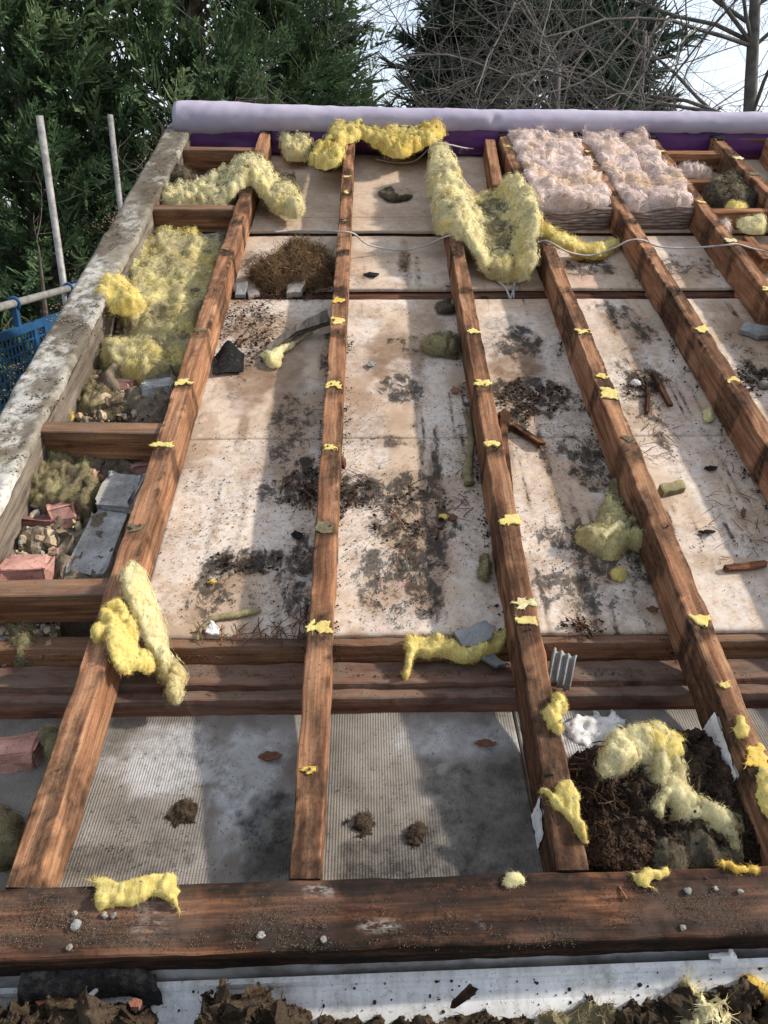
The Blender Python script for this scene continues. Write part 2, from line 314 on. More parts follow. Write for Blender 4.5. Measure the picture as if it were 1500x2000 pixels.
def foliage_mat(name, a, b, c3):
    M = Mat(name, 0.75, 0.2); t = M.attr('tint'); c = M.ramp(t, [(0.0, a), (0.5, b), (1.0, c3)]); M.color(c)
    tr = N(M.nt, 'ShaderNodeBsdfTranslucent'); M.link(c, tr.inputs['Color']); mix = N(M.nt, 'ShaderNodeMixShader'); mix.inputs[0].default_value = 0.3
    M.link(M.b.outputs[0], mix.inputs[1]); M.link(tr.outputs[0], mix.inputs[2]); M.link(mix.outputs[0], M.out.inputs[0]); return M.m
MT['cypress'] = foliage_mat('cypress_leaf', (0.04, 0.075, 0.038), (0.11, 0.175, 0.08), (0.22, 0.29, 0.14))
MT['pine'] = foliage_mat('pine_needle', (0.022, 0.038, 0.026), (0.042, 0.066, 0.042), (0.075, 0.105, 0.062))
MT['bark'] = simple('bark', (0.16, 0.125, 0.095), 0.9, 0.55, 14, 0.6)
MT['twig'] = simple('grey_twig', (0.15, 0.135, 0.12), 0.85, 0.5, 9, 0.4)
MT['twig_red'] = simple('brown_twig', (0.125, 0.10, 0.08), 0.85, 0.5, 9, 0.4)
def ground_mat():
    M = Mat('garden_ground', 0.95, 0.1); o = M.coord('Object'); n = M.noise(o, 0.6, 6, 0.7); f = M.noise(o, 14, 6, 0.75)
    c = M.ramp(n, [(0.35, (0.045, 0.055, 0.02)), (0.6, (0.09, 0.085, 0.045))]); c = M.mix(M.ramp(f, [(0.4, 0.0), (0.7, 0.7)]), c, (0.03, 0.026, 0.017)); M.color(c); M.bump(f, 0.8, 0.03); return M.m
MT['ground'] = ground_mat()
MT['paving'] = cement_mat('paving_concrete', (0.32, 0.31, 0.29), (0.45, 0.44, 0.42), (0.25, 0.24, 0.21), 8, 0.004)
MT['render'] = cement_mat('house_brickwork', (0.27, 0.14, 0.11), (0.36, 0.2, 0.16), (0.2, 0.12, 0.1), 18, 0.004)

# ------------------------------------------------------------------ object helpers
ORIG = {}
def props(o, label=None, cat=None, group=None, kind=None):
    if label: o['label'] = label
    if cat: o['category'] = cat
    if group: o['group'] = group
    if kind: o['kind'] = kind
    return o
def mesh_data(name, V, F, mat, smooth=False, attrs=None, wc=True):
    me = bpy.data.meshes.new(name)
    V = np.asarray(V, np.float32)
    if isinstance(F, np.ndarray):
        k = F.shape[1]; nf = len(F)
        me.vertices.add(len(V)); me.vertices.foreach_set('co', V.ravel())
        me.loops.add(nf * k); me.loops.foreach_set('vertex_index', F.astype(np.int32).ravel())
        me.polygons.add(nf); me.polygons.foreach_set('loop_start', np.arange(0, nf * k, k, dtype=np.int32))
        me.update(calc_edges=True)
    else:
        me.from_pydata([tuple(map(float, v)) for v in V], [], [tuple(map(int, f)) for f in F])
    if smooth: me.polygons.foreach_set('use_smooth', np.ones(len(me.polygons), dtype=bool))
    attrs = dict(attrs or {})
    if wc and 'wc' not in attrs: attrs['wc'] = V + np.array([random.random() * 20, random.random() * 20, random.random() * 20])
    for k, a in attrs.items():
        a = np.asarray(a, np.float32)
        if a.ndim == 2:
            at_ = me.attributes.new(k, 'FLOAT_VECTOR', 'POINT'); at_.data.foreach_set('vector', a.ravel())
        else:
            at_ = me.attributes.new(k, 'FLOAT', 'POINT'); at_.data.foreach_set('value', a)
    for mm in (mat if isinstance(mat, (list, tuple)) else [mat]): me.materials.append(mm)
    me.validate(); me.update()
    return me
def place(name, V, F, mat, parent=None, smooth=False, attrs=None, frame=ROOF, **tag):
    """one mesh object; V in the frame's coordinates (roof frame by default)"""
    V = np.asarray(V, float)
    if parent is None:
        o0 = np.array([V[:, 0].mean(), V[:, 1].mean(), V[:, 2].min()])
    else:
        o0 = ORIG[parent.name]
    at_ = dict(attrs or {})
    me = mesh_data(name, V - o0, F, mat, smooth, at_)
    ob = bpy.data.objects.new(name, me); COL.objects.link(ob)
    if parent is None:
        ob.matrix_world = frame @ Matrix.Translation(o0)
    else:
        ob.parent = parent
    ORIG[ob.name] = o0
    props(ob, **tag); return ob
def root(name, o0, frame=ROOF, **tag):
    ob = bpy.data.objects.new(name, None); ob.empty_display_size = 0.05; COL.objects.link(ob)
    o0 = np.asarray(o0, float); ob.matrix_world = frame @ Matrix.Translation(o0); ORIG[ob.name] = o0; props(ob, **tag); return ob

def plank(p0, p1, w, d, up=(0, 0, 1), ch=0.0025, seg=None, wob=0.0012, seed=0, endjag=0.0):
    """sawn timber from p0 to p1 (centre of the TOP face), w wide, d deep; returns V, F, wc"""
    p0 = np.asarray(p0, float); p1 = np.asarray(p1, float); L = np.linalg.norm(p1 - p0); y = (p1 - p0) / L
    up = np.asarray(up, float); x = np.cross(y, up); x /= np.linalg.norm(x); z = np.cross(x, y)
    seg = seg or max(3, int(L / 0.03))
    a = w / 2
    nx = max(2, int(w / 0.012)); prof = []
    for t in np.linspace(-a + ch, a - ch, nx + 1): prof.append((t, 0))
    nz = max(2, int(d / 0.02))
    for t in np.linspace(-ch, -d + ch, nz + 1): prof.append((a, t))
    for t in np.linspace(a - ch, -a + ch, 3): prof.append((t, -d))
    for t in np.linspace(-d + ch, -ch, nz + 1): prof.append((-a, t))
    prof = np.array(prof); k = len(prof)
    ts = np.linspace(0, 1, seg + 1); V = np.zeros((seg + 1, k, 3)); W = np.zeros((seg + 1, k, 3))
    for i, t in enumerate(ts):
        c = p0 + (p1 - p0) * t
        V[i] = c + prof[:, :1] * x + prof[:, 1:] * z
        W[i, :, 0] = prof[:, 0]; W[i, :, 1] = t * L; W[i, :, 2] = prof[:, 1]
    off = np.array([random.random() * 9, random.random() * 9, random.random() * 9]); W = W + off
    nz_ = fbm(W * np.array([1, 0.4, 1]), 45, 3, seed) - 0.5; nx_ = fbm(W * np.array([1, 0.4, 1]) + 5, 45, 3, seed + 3) - 0.5
    V += (nz_[..., None] * z + nx_[..., None] * x) * wob * 2.4
    if endjag:
        for i, sgn in ((0, -1), (seg, 1)):
            V[i] += y * ((fbm(W[i] * np.array([1, 0, 1]), 130, 2, seed + 9) - 0.5)[:, None] * endjag * 2) * sgn
    V = V.reshape(-1, 3); W = W.reshape(-1, 3)
    F = [(i * k + j, i * k + (j + 1) % k, (i + 1) * k + (j + 1) % k, (i + 1) * k + j) for i in range(seg) for j in range(k)]
    F.append(tuple(range(k - 1, -1, -1))); F.append(tuple(seg * k + j for j in range(k)))
    return V, F, W
def timber(name, mat, p0, p1, w, d, parent, marks=None, pales=None, up=(0, 0, 1), dust=0.0, arris=0.55, tone=None, **kw):
    tag = {k: kw.pop(k) for k in ('label', 'cat', 'group', 'kind') if k in kw}
    V, F, W = plank(p0, p1, w, d, up, **kw)
    dark = np.zeros(len(V)); pale = np.zeros(len(V))
    for (c, rad, s) in (marks or []):
        e = (V[:, :2] - np.array(c)[:2]) / np.array(rad); dist = np.sqrt((e ** 2).sum(1)) + (fbm(V, 60, 3, 5) - 0.5) * 0.9
        dark = np.maximum(dark, s * sstep(1.15, 0.75, dist))
    for (c, rad, s) in (pales or []):
        e = (V[:, :2] - np.array(c)[:2]) / np.array(rad); dist = np.sqrt((e ** 2).sum(1)) + (fbm(V, 60, 3, 8) - 0.5) * 0.9
        pale = np.maximum(pale, s * sstep(1.15, 0.75, dist))
    yy = np.asarray(p1, float) - np.asarray(p0, float); yy /= np.linalg.norm(yy); xx = np.cross(yy, np.asarray(up, float)); xx /= np.linalg.norm(xx); rel = V - np.asarray(p0, float); ax = np.abs(rel @ xx) / (w / 2); dz = -(rel @ np.cross(xx, yy))
    near_arris = np.maximum(sstep(0.45, 0.95, ax) * (dz < 0.006), sstep(0.030, 0.004, dz) * (ax > 0.9)); run = (rel @ yy)[:, None] * np.array([[1, 0, 0]]) + np.sign(rel @ xx)[:, None] * np.array([[0, 7.3, 0]]) + 13.1 * len(name)
    dark = np.maximum(dark, arris * near_arris * sstep(0.44, 0.62, fbm(run + W[:1, :] * 3, 7, 4, 3)) * sstep(0.3, 0.55, fbm(V, 80, 3, 6)))
    tone = random.uniform(-0.18, 0.08) if tone is None else tone
    return place(name, V, F, mat, parent, attrs={'shade': np.full(len(V), tone), 'wc': W, 'dark': dark, 'pale': pale, 'dust': dust * (((V - np.asarray(p0)) @ np.asarray(up, float)) > -0.004)}, **tag)

def grid_faces(nx, ny):
    i, j = np.meshgrid(np.arange(nx - 1), np.arange(ny - 1), indexing='ij'); a = (i * ny + j).ravel()
    return np.stack([a, a + ny, a + ny + 1, a + 1], 1)

SHADE = {}
def fibres(P, Nn, count, length, width, seed, flat=0.75, along=None, swirl=9.0, lift=None, jit=0.35, nseg=2):
    """fine bent hairs combed along a swirling field on a surface: returns V, tri faces"""
    r = np.random.default_rng(seed); idx = r.integers(0, len(P), count); p = P[idx]; n = Nn[idx]
    h = np.where(np.abs(n[:, 2:]) < 0.9, np.array([[0, 0, 1.0]]), np.array([[1.0, 0, 0]])); t1 = np.cross(n, h); t1 /= np.linalg.norm(t1, axis=1, keepdims=True) + 1e-9; t2 = np.cross(n, t1)
    L = length * (0.30 + r.random(count) ** 2 * 1.25)[:, None] / nseg
    lf = ((1 - flat) * (0.2 + 1.3 * r.random(count) ** 2))[:, None]; w = width * (0.6 + 0.8 * r.random((count, 1))); off = r.normal(size=(count, 1)) * jit
    if along is not None: al = np.asarray(along, float); base_a = np.arctan2(t2 @ al, t1 @ al)[:, None]
    cur = p - n * length * 0.05; pts = [cur]; side = None
    for k in range(nseg):
        a = (fbm(cur, swirl, 2, seed) - 0.5)[:, None] * 14.0 * (0.35 if along is not None else 1.0) + off + (base_a if along is not None else 0)
        t = np.cos(a) * t1 + np.sin(a) * t2; d = t + n * lf * (1.0 - 0.55 * k) + r.normal(size=(count, 3)) * 0.12; d /= np.linalg.norm(d, axis=1, keepdims=True); cur = cur + d * L; pts.append(cur)
        if side is None: side = np.cross(d, n + r.normal(size=(count, 3)) * 0.6); side /= np.linalg.norm(side, axis=1, keepdims=True) + 1e-9
    rows = []
    for k, q in enumerate(pts[:-1]): rows += [q - side * w * (1 - 0.22 * k), q + side * w * (1 - 0.22 * k)]
    rows.append(pts[-1]); m = len(rows); V = np.stack(rows, 1).reshape(-1, 3); k0 = np.arange(count)[:, None] * m; F = []
    for k in range(nseg - 1): b = 2 * k; F += [k0 + [b, b + 1, b + 3], k0 + [b, b + 3, b + 2]]
    F.append(k0 + [m - 3, m - 2, m - 1])
    SHADE[len(V)] = np.repeat(r.uniform(-0.24, 0.12, count), m)
    return V, np.concatenate(F, 0)

def locks(P, Nn, count, length, width, seed, lift=0.35, swirl=9.0, jit=0.5, nseg=4, curl=0.5):
    """tapering torn locks of wool: narrow ribbons that follow the swirl and lift at the tip"""
    r = np.random.default_rng(seed); idx = r.integers(0, len(P), count); p = P[idx]; n = Nn[idx]
    h = np.where(np.abs(n[:, 2:]) < 0.9, np.array([[0, 0, 1.0]]), np.array([[1.0, 0, 0]])); t1 = np.cross(n, h); t1 /= np.linalg.norm(t1, axis=1, keepdims=True) + 1e-9; t2 = np.cross(n, t1)
    L = length * (0.35 + r.random(count) * 0.95)[:, None] / nseg; lf = (lift * r.random(count) ** 1.3)[:, None]; w = width * (0.4 + 1.0 * r.random((count, 1)) ** 1.5); off = r.normal(size=(count, 1)) * jit; cu = r.normal(size=(count, 1)) * curl; tw = r.normal(size=(count, 1)) * 0.5
    cur = p + n * length * 0.02; rows = []; prof = np.sin(np.linspace(0.25, 1.0, nseg + 1) * np.pi) ** 0.8
    for k in range(nseg + 1):
        a = (fbm(cur, swirl, 2, seed) - 0.5)[:, None] * 12.0 + off + cu * k * 0.5; t = np.cos(a) * t1 + np.sin(a) * t2; d = t + n * (lf * (0.25 + 0.25 * k) - 0.10); d /= np.linalg.norm(d, axis=1, keepdims=True); sd = np.cross(d, n) + n * tw; sd /= np.linalg.norm(sd, axis=1, keepdims=True) + 1e-9
        if k < nseg: rows += [cur - sd * w * prof[k], cur + sd * w * prof[k]]; cur = cur + d * L
        else: rows.append(cur)
    m = len(rows); V = np.stack(rows, 1).reshape(-1, 3); k0 = np.arange(count)[:, None] * m; F = []
    for k in range(nseg - 1): b = 2 * k; F += [k0 + [b, b + 1, b + 3], k0 + [b, b + 3, b + 2]]
    F.append(k0 + [m - 3, m - 2, m - 1]); SHADE[len(V)] = np.repeat(r.uniform(-0.14, 0.08, count), m)
    return V, np.concatenate(F, 0)

def poly_sdf(P, poly):
    """negative inside"""
    A = poly; B = np.roll(poly, -1, 0); d = np.full(len(P), 1e9); ins = np.zeros(len(P), bool)
    for a, b in zip(A, B):
        e = b - a; w = P - a; t = np.clip((w @ e) / (e @ e + 1e-12), 0, 1); d = np.minimum(d, np.linalg.norm(w - t[:, None] * e, axis=1))
        c = (a[1] > P[:, 1]) != (b[1] > P[:, 1])
        with np.errstate(divide='ignore', invalid='ignore'):
            x = (b[0] - a[0]) * (P[:, 1] - a[1]) / (b[1] - a[1]) + a[0]
        ins ^= c & (P[:, 0] < x)
    return np.where(ins, -d, d)

RAFT = []           # (u at s=0, slope du/ds, half width) filled below; draped wool lies over them
def base_drape(P, low=-0.100, soft=0.06):
    b = np.full(len(P), low)
    for (u0, k, hw) in RAFT:
        dist = np.maximum(np.abs(P[:, 0] - (u0 + k * P[:, 1])) - hw, 0)
        b = np.maximum(b, low + (0.002 - low) * sstep(soft, 0.0, dist))
    return b

HEAP_RIM = [None]
def heap(poly, H, base, res=0.005, edge=0.03, ragged=0.012, freq=22, seed=0, lump=0.55, bot=0.002, pw=0.5, oct=4, rough3d=0.35, torn=0.5):
    """closed mound over a footprint polygon given in roof (u, s)"""
    poly = np.asarray(poly, float); lo = poly.min(0) - 2 * res - ragged; hi = poly.max(0) + 2 * res + ragged
    nx = int((hi[0] - lo[0]) / res) + 2; ny = int((hi[1] - lo[1]) / res) + 2
    gx, gy = np.meshgrid(lo[0] + np.arange(nx) * res, lo[1] + np.arange(ny) * res, indexing='ij')
    P = np.stack([gx.ravel(), gy.ravel()], 1)
    sd = poly_sdf(P, poly) + (fbm(P, freq * 1.2, 4, seed + 1) - 0.5) * 2 * ragged
    S = sd.reshape(nx, ny); g0, g1 = np.gradient(S, res); gl = np.sqrt(g0 ** 2 + g1 ** 2) + 1e-6
    inside = S < 0
    cell = inside[:-1, :-1] | inside[1:, :-1] | inside[1:, 1:] | inside[:-1, 1:]
    out = (~inside)
    mv = np.clip(S, 0, 1.5 * res)
    PX = gx - np.where(out, mv * g0 / gl, 0); PY = gy - np.where(out, mv * g1 / gl, 0)
    Q = np.stack([PX.ravel(), PY.ravel()], 1)
    b = base(Q) if callable(base) else np.full(len(Q), float(base))
    t = np.clip(-sd / edge, 0, 1) ** pw
    nz = fbm(Q, freq, oct, seed + 2, 0.55); ridg = 1 - np.abs(2 * fbm(Q, freq * 0.55, 3, seed + 4) - 1)
    h = H * t * (1 - lump + lump * 2 * (0.5 * nz + 0.5 * (ridg - 0.25)))
    wp = np.stack([fbm(Q, freq * 0.9, 2, seed + 30), fbm(Q + 9, freq * 0.9, 2, seed + 33)], 1) * 0.03
    fold = 1 - np.abs(2 * fbm((Q + wp * 1.6) * np.array([1.0, 0.55]), freq * 1.2, 2, seed + 40) - 1)
    bil = sum((np.abs(2 * fbm(Q + wp, freq * fq, 1, seed + 41 + k) - 1) * am) for k, (fq, am) in enumerate(((2.2, 0.5), (5.0, 0.3), (10.0, 0.2)))) * 0.55 + 0.6 * (fold ** 3)
    h = h + t * min(H * torn, 0.024) * (1.6 * bil - 0.35)
    h = np.maximum(h, 0.0005)
    top = np.concatenate([Q, (b + bot + h)[:, None]], 1)
    dv = np.stack([fbm(Q, freq * 1.6, 3, seed + 20 + k) - 0.5 for k in range(2)], 1) * (H * rough3d * t)[:, None] * 2
    top[:, :2] += dv
    botv = np.concatenate([Q, (b + bot * 0.5)[:, None]], 1)
    F = grid_faces(nx, ny); F = F[cell.ravel()]
    used = np.unique(F); remap = -np.ones(nx * ny, int); remap[used] = np.arange(len(used)); F = remap[F]; k = len(used)
    top, botv = top[used], botv[used]
    E = np.concatenate([F[:, [i, (i + 1) % 4]] for i in range(4)]); key = np.sort(E, 1); u_, inv, cnt = np.unique(key[:, 0] * (k + 1) + key[:, 1], return_inverse=True, return_counts=True)
    be = E[cnt[inv] == 1]
    side = np.stack([be[:, 1], be[:, 0], be[:, 0] + k, be[:, 1] + k], 1)
    V = np.concatenate([top, botv]); FF = np.concatenate([F, F[:, ::-1] + k, side])
    HEAP_RIM[0] = t[used]
    # normals of the top
    v = top; fn = np.cross(v[F[:, 2]] - v[F[:, 0]], v[F[:, 3]] - v[F[:, 1]]); nn = np.zeros_like(v)
    for i in range(4): np.add.at(nn, F[:, i], fn)
    nn /= np.linalg.norm(nn, axis=1, keepdims=True) + 1e-12
    return V, FF, top, nn

def px_poly(pts, n, smooth=True):
    P = np.array([at(x, y, n) for x, y in pts])
    if not smooth: return P
    out = []
    k = len(P)
    for i in range(k):
        p0, p1, p2, p3 = P[i - 1], P[i], P[(i + 1) % k], P[(i + 2) % k]
        for t in (0, 0.25, 0.5, 0.75):
            out.append(0.5 * ((2 * p1) + (-p0 + p2) * t + (2 * p0 - 5 * p1 + 4 * p2 - p3) * t * t + (-p0 + 3 * p1 - 3 * p2 + p3) * t ** 3))
    return np.array(out)
_seed = [100]
def sd_():
    _seed[0] += 7; return _seed[0]
def merge_shade(parts):
    """merge() plus the random tone of each strand"""
    V, F = merge(parts); sh = [SHADE.get(len(v), None) if (i > 0 and not (isinstance(f, np.ndarray) and f.shape[1] == 4)) else np.full(len(v), 0.0) for i, (v, f) in enumerate(parts)]
    sh = [s if s is not None else np.zeros(len(p[0])) for s, p in zip(sh, parts)]
    return V, F, {'shade': np.concatenate(sh)}
def merge(parts):
    V = []; F = []; k = 0
    for v, f in parts:
        V.append(v); F.extend((f + k).tolist() if isinstance(f, np.ndarray) else [tuple(int(i) + k for i in ff) for ff in f]); k += len(v)
    return np.concatenate(V), F
def wool(name, pts, n, H, mat, base=None, parent=None, res=0.005, edge=0.035, fib=1500, flen=0.02, fw=0.00032, ragged=0.018, freq=22, lump=0.8, nref=None, tilt=None, along=None, torn=1.0, **tag):
    poly = px_poly(pts, n if nref is None else nref); s = sd_()
    H = H * 0.64; edge = edge * 0.5; res = res * 1.12; V, F, T, Nn = heap(poly, H, base if base is not None else n, res, edge, ragged, freq, s, lump, torn=torn)
    parts = [(V, F)]; k = len(T); Ft = F[(F < k).all(1)]; shells = []
    if fib:
        d0 = (1.0 if fw < 0.0005 else 1.9) * min(1.0, max(0.22, H / 0.026))
        for lv, (d, sh) in enumerate(((0.0035, 0.40), (0.0085, 0.50))):
            off = Nn * (d * d0) * (0.6 + 0.9 * fbm(T, 60, 2, s + 60 + lv))[:, None]; parts.append((T + off, Ft)); shells.append((len(parts) - 1, sh))
        rim = np.where(HEAP_RIM[0] < 0.75)[0]; near = fw < 0.0005; cnt = int(fib * (0.9 if near else 0.7)); f1 = fw * (0.5 if near else 0.6)
        Ll = flen * (1.3 if near else 1.5); area = len(T) * res * res; nl = int(min(6500, area / (Ll * Ll * 0.05) * (0.10 if near else 0.16))) + 6; lw = Ll * (0.010 if near else 0.014)
        parts.append(locks(T, Nn, nl, Ll, lw, s + 5, lift=0.22)); parts.append(fibres(T, Nn, cnt, flen * (0.75 if near else 1.0), f1, s + 1, along=along))
        parts.append(fibres(T, Nn, int(fib * 0.06), flen * 1.2, f1 * 0.7, s + 2, flat=0.6))
        if len(rim) > 10: parts.append(locks(T[rim], Nn[rim], int(nl * 0.2) + 3, Ll * 1.1, lw * 0.8, s + 6, lift=0.2)); parts.append(fibres(T[rim], Nn[rim], int(fib * 0.45) + 1, flen * 1.2, f1 * 0.7, s + 3, flat=0.9, jit=0.8))
    V, F, A = merge_shade(parts); sh = [np.zeros(len(p[0])) for p in parts]
    for i, v in shells: sh[i][:] = v
    A['shell'] = np.concatenate(sh)
    return place(name, V, F, MT[mat], parent, smooth=True, attrs=A, **tag)
def tube(path, rad, sides=10, noise=0.0, freq=30, seed=0, closed_ends=True, sub=6, flat=1.0, billow=0.0):
    path = np.asarray(path, float); rad = np.asarray(rad, float) if np.ndim(rad) else np.full(len(path), float(rad))
    pts = []; rs = []
    k = len(path)
    for i in range(k - 1):
        p0, p1, p2, p3 = path[max(i - 1, 0)], path[i], path[i + 1], path[min(i + 2, k - 1)]
        for t in np.linspace(0, 1, sub, endpoint=False):
            pts.append(0.5 * ((2 * p1) + (-p0 + p2) * t + (2 * p0 - 5 * p1 + 4 * p2 - p3) * t * t + (-p0 + 3 * p1 - 3 * p2 + p3) * t ** 3)); rs.append(rad[i] + (rad[i + 1] - rad[i]) * t)
    pts.append(path[-1]); rs.append(rad[-1]); pts = np.array(pts); rs = np.array(rs)
    T = np.gradient(pts, axis=0); T /= np.linalg.norm(T, axis=1, keepdims=True) + 1e-9
    up = np.array([0, 0, 1.0]); X = np.cross(T, up); b = np.linalg.norm(X, axis=1) < 1e-3; X[b] = (1, 0, 0); X /= np.linalg.norm(X, axis=1, keepdims=True); Z = np.cross(X, T)
    a = np.linspace(0, 2 * np.pi, sides, endpoint=False)
    ring = np.cos(a)[None, :, None] * X[:, None, :] + np.sin(a)[None, :, None] * Z[:, None, :] * flat
    V = pts[:, None, :] + ring * rs[:, None, None]
    if noise:
        nz = fbm(V.reshape(-1, 3), freq, 4, seed).reshape(V.shape[:2]) - 0.45
        V = V + ring * (nz * noise * 2)[..., None]
        if billow:
            Q = V.reshape(-1, 3); b = sum(np.abs(2 * fbm(Q, freq * fq, 1, seed + 50 + k) - 1) * am for k, (fq, am) in enumerate(((0.8, 0.5), (1.9, 0.3), (4.0, 0.2)))).reshape(V.shape[:2]); V = V + ring * ((b - 0.25) * billow * 2 * (rs / rs.max())[:, None])[..., None]
    n = len(pts); nn = ring.reshape(-1, 3); V = V.reshape(-1, 3)
    F = [(i * sides + j, i * sides + (j + 1) % sides, (i + 1) * sides + (j + 1) % sides, (i + 1) * sides + j) for i in range(n - 1) for j in range(sides)]
    if closed_ends: F.append(tuple(range(sides - 1, -1, -1))); F.append(tuple((n - 1) * sides + j for j in range(sides)))
    return V, F, nn
def wool_rope(name, pts, mat, parent=None, noise=0.008, fib=1200, flen=0.018, fw=0.00032, flat=0.8, freq=32, **tag):
    """pts: (px, py, n of the underside, radius)"""
    path = [at3(x, y, n + r * flat) for x, y, n, r in pts]; rad = [p[3] for p in pts]; s = sd_()
    V, F, Nn = tube(path, rad, 26, noise, freq, s, sub=16, flat=flat, billow=0.5 * max(rad))
    parts = [(V, F)]
    if fib:
        near = fw < 0.0005; Ll = flen * (1.3 if near else 1.5); parts.append(locks(V, Nn, int(fib * 0.15), Ll, Ll * (0.010 if near else 0.020), s + 5, lift=0.15)); parts.append(fibres(V, Nn, int(fib * 1.6), flen * (0.75 if near else 1.0), fw * (0.55 if near else 1.0), s + 1)); parts.append(fibres(V, Nn, int(fib * 0.15), flen * 1.2, fw * 0.5, s + 2, flat=0.55))
    V, F, A = merge_shade(parts)
    return place(name, V, F, MT[mat], parent, smooth=True, attrs=A, **tag)
def stone(name, px, py, n, r, mat, squash=0.7, rough=0.35, parent=None, sub=2, **tag):
    c = at3(px, py, n + r * 0.45); bm_v, bm_f = ICO[sub]; v = bm_v * np.array([1, random.uniform(0.75, 1.1), squash])
    v = v * (1 + (fbm(bm_v + random.random() * 50, 1.6, 3, sd_()) - 0.5) * 2 * rough)[:, None]
    return place(name, v * r + c, bm_f, MT[mat], parent, smooth=False, **tag)
def _ico():
    import bmesh
    out = {}
    for s in (1, 2, 3):
        b = bmesh.new(); bmesh.ops.create_icosphere(b, subdivisions=s, radius=1.0); b.verts.ensure_lookup_table()
        out[s] = (np.array([v.co[:] for v in b.verts]), [tuple(v.index for v in f.verts) for f in b.faces]); b.free()
    return out
ICO = _ico()
def slab(name, pts, n, th, mat, lift=None, parent=None, jag=0.003, **tag):
    """flat broken piece: outline in pixels on plane n; lift = height of each corner above the plane"""
    lift = lift or [0.0] * len(pts); P = []
    for i, (x, y) in enumerate(pts):
        x2, y2 = pts[(i + 1) % len(pts)]
        for t in (0, 0.25, 0.5, 0.75):
            nn = n + lift[i] + (lift[(i + 1) % len(pts)] - lift[i]) * t; q = at3(x + (x2 - x) * t, y + (y2 - y) * t, nn)
            q[:2] += (np.random.default_rng(sd_()).random(2) - 0.5) * 2 * jag * (t > 0); P.append(q)
    P = np.array(P); k = len(P); c = P.mean(0); top = P + [0, 0, th]; mid = c + [0, 0, th * 1.05]; inner = c + (P - c) * 0.86 + [0, 0, th * 1.08]
    V = np.concatenate([P, top, inner, [mid, c]])
    F = [(i, (i + 1) % k, k + (i + 1) % k, k + i) for i in range(k)] + [(k + i, k + (i + 1) % k, 2 * k + (i + 1) % k, 2 * k + i) for i in range(k)]
    F += [(2 * k + i, 2 * k + (i + 1) % k, 3 * k) for i in range(k)] + [((i + 1) % k, i, 3 * k + 1) for i in range(k)]
    return place(name, V, F, MT[mat], parent, **tag)
def splinter(name, a, b, w, d, mat, na, nb=None, parent=None, jag=0.012, **tag):
    nb = na if nb is None else nb; p0 = at3(a[0], a[1], na + d); p1 = at3(b[0], b[1], nb + d)
    V, F, W = plank(p0, p1, w, d, seg=10, wob=0.0035, seed=sd_(), endjag=jag)
    return place(name, V, F, MT[mat], parent, attrs={'wc': W, 'dark': sstep(0.45, 0.7, fbm(W, 40, 3, sd_()))}, **tag)
def box_local(c, x, y, z, hx, hy, hz, ch=0.004, jag=0.002, seed=0, sub=5):
    """a bevelled, worn block with half sizes hx, hy, hz"""
    b = ICO[3][0]; v = np.sign(b) * np.abs(b) ** 0.16; v = v / np.abs(v).max(1, keepdims=True) * (1 - 0.05 * (1 - np.abs(b).max(1, keepdims=True)))
    nz = (fbm(b * np.array([hx, hy, hz]) + seed * 3.1, 60, 3, seed) - 0.5)[:, None]
    chip = sstep(0.56, 0.72, fbm(b + seed * 1.7, 1.7, 3, seed + 1))[:, None] * np.maximum(np.abs(v).sum(1, keepdims=True) - 1.9, 0)
    P = v * np.array([hx, hy, hz]) * (1 - 0.35 * chip * (jag > 0.001)) + b * nz * jag * 2
    return c + P[:, :1] * x + P[:, 1:2] * y + P[:, 2:] * z, ICO[3][1]
def masonry(name, px, py, n, hx, hy, hz, mat, yaw=0.0, tilt=0.0, roll=0.0, parent=None, jag=0.003, **tag):
    c = at3(px, py, n) - np.array([0, 0, hz]); cy, sy = math.cos(yaw), math.sin(yaw); x = np.array([cy, sy, 0]); y = np.array([-sy, cy, 0]); z = np.array([0, 0, 1.0])
    y, z = y * math.cos(tilt) + z * math.sin(tilt), z * math.cos(tilt) - y * math.sin(tilt)
    x, z = x * math.cos(roll) + z * math.sin(roll), z * math.cos(roll) - x * math.sin(roll)
    V, F = box_local(c, x, y, z, hx, hy, hz, jag=jag, seed=sd_()); return place(name, V, F, MT[mat], parent, **tag)
def hit(px, py, p, nrm):
    r = np.array([(px - 750) / F_PX, (py - 1000) / F_PX, 1.0]); d = np.array([r @ cU, r @ cD, r @ cN]); o = np.array([0, 0, EYE])
    p = np.asarray(p, float); nrm = np.asarray(nrm, float); return o + d * (((p - o) @ nrm) / (d @ nrm))
def ext(a, b, ua, ub):
    """points of the line a-b at across-positions ua and ub"""
    a = np.asarray(a, float); b = np.asarray(b, float); f = lambda u: a + (b - a) * ((u - a[0]) / (b[0] - a[0])); return f(ua), f(ub)
I4 = Matrix.Identity(4)

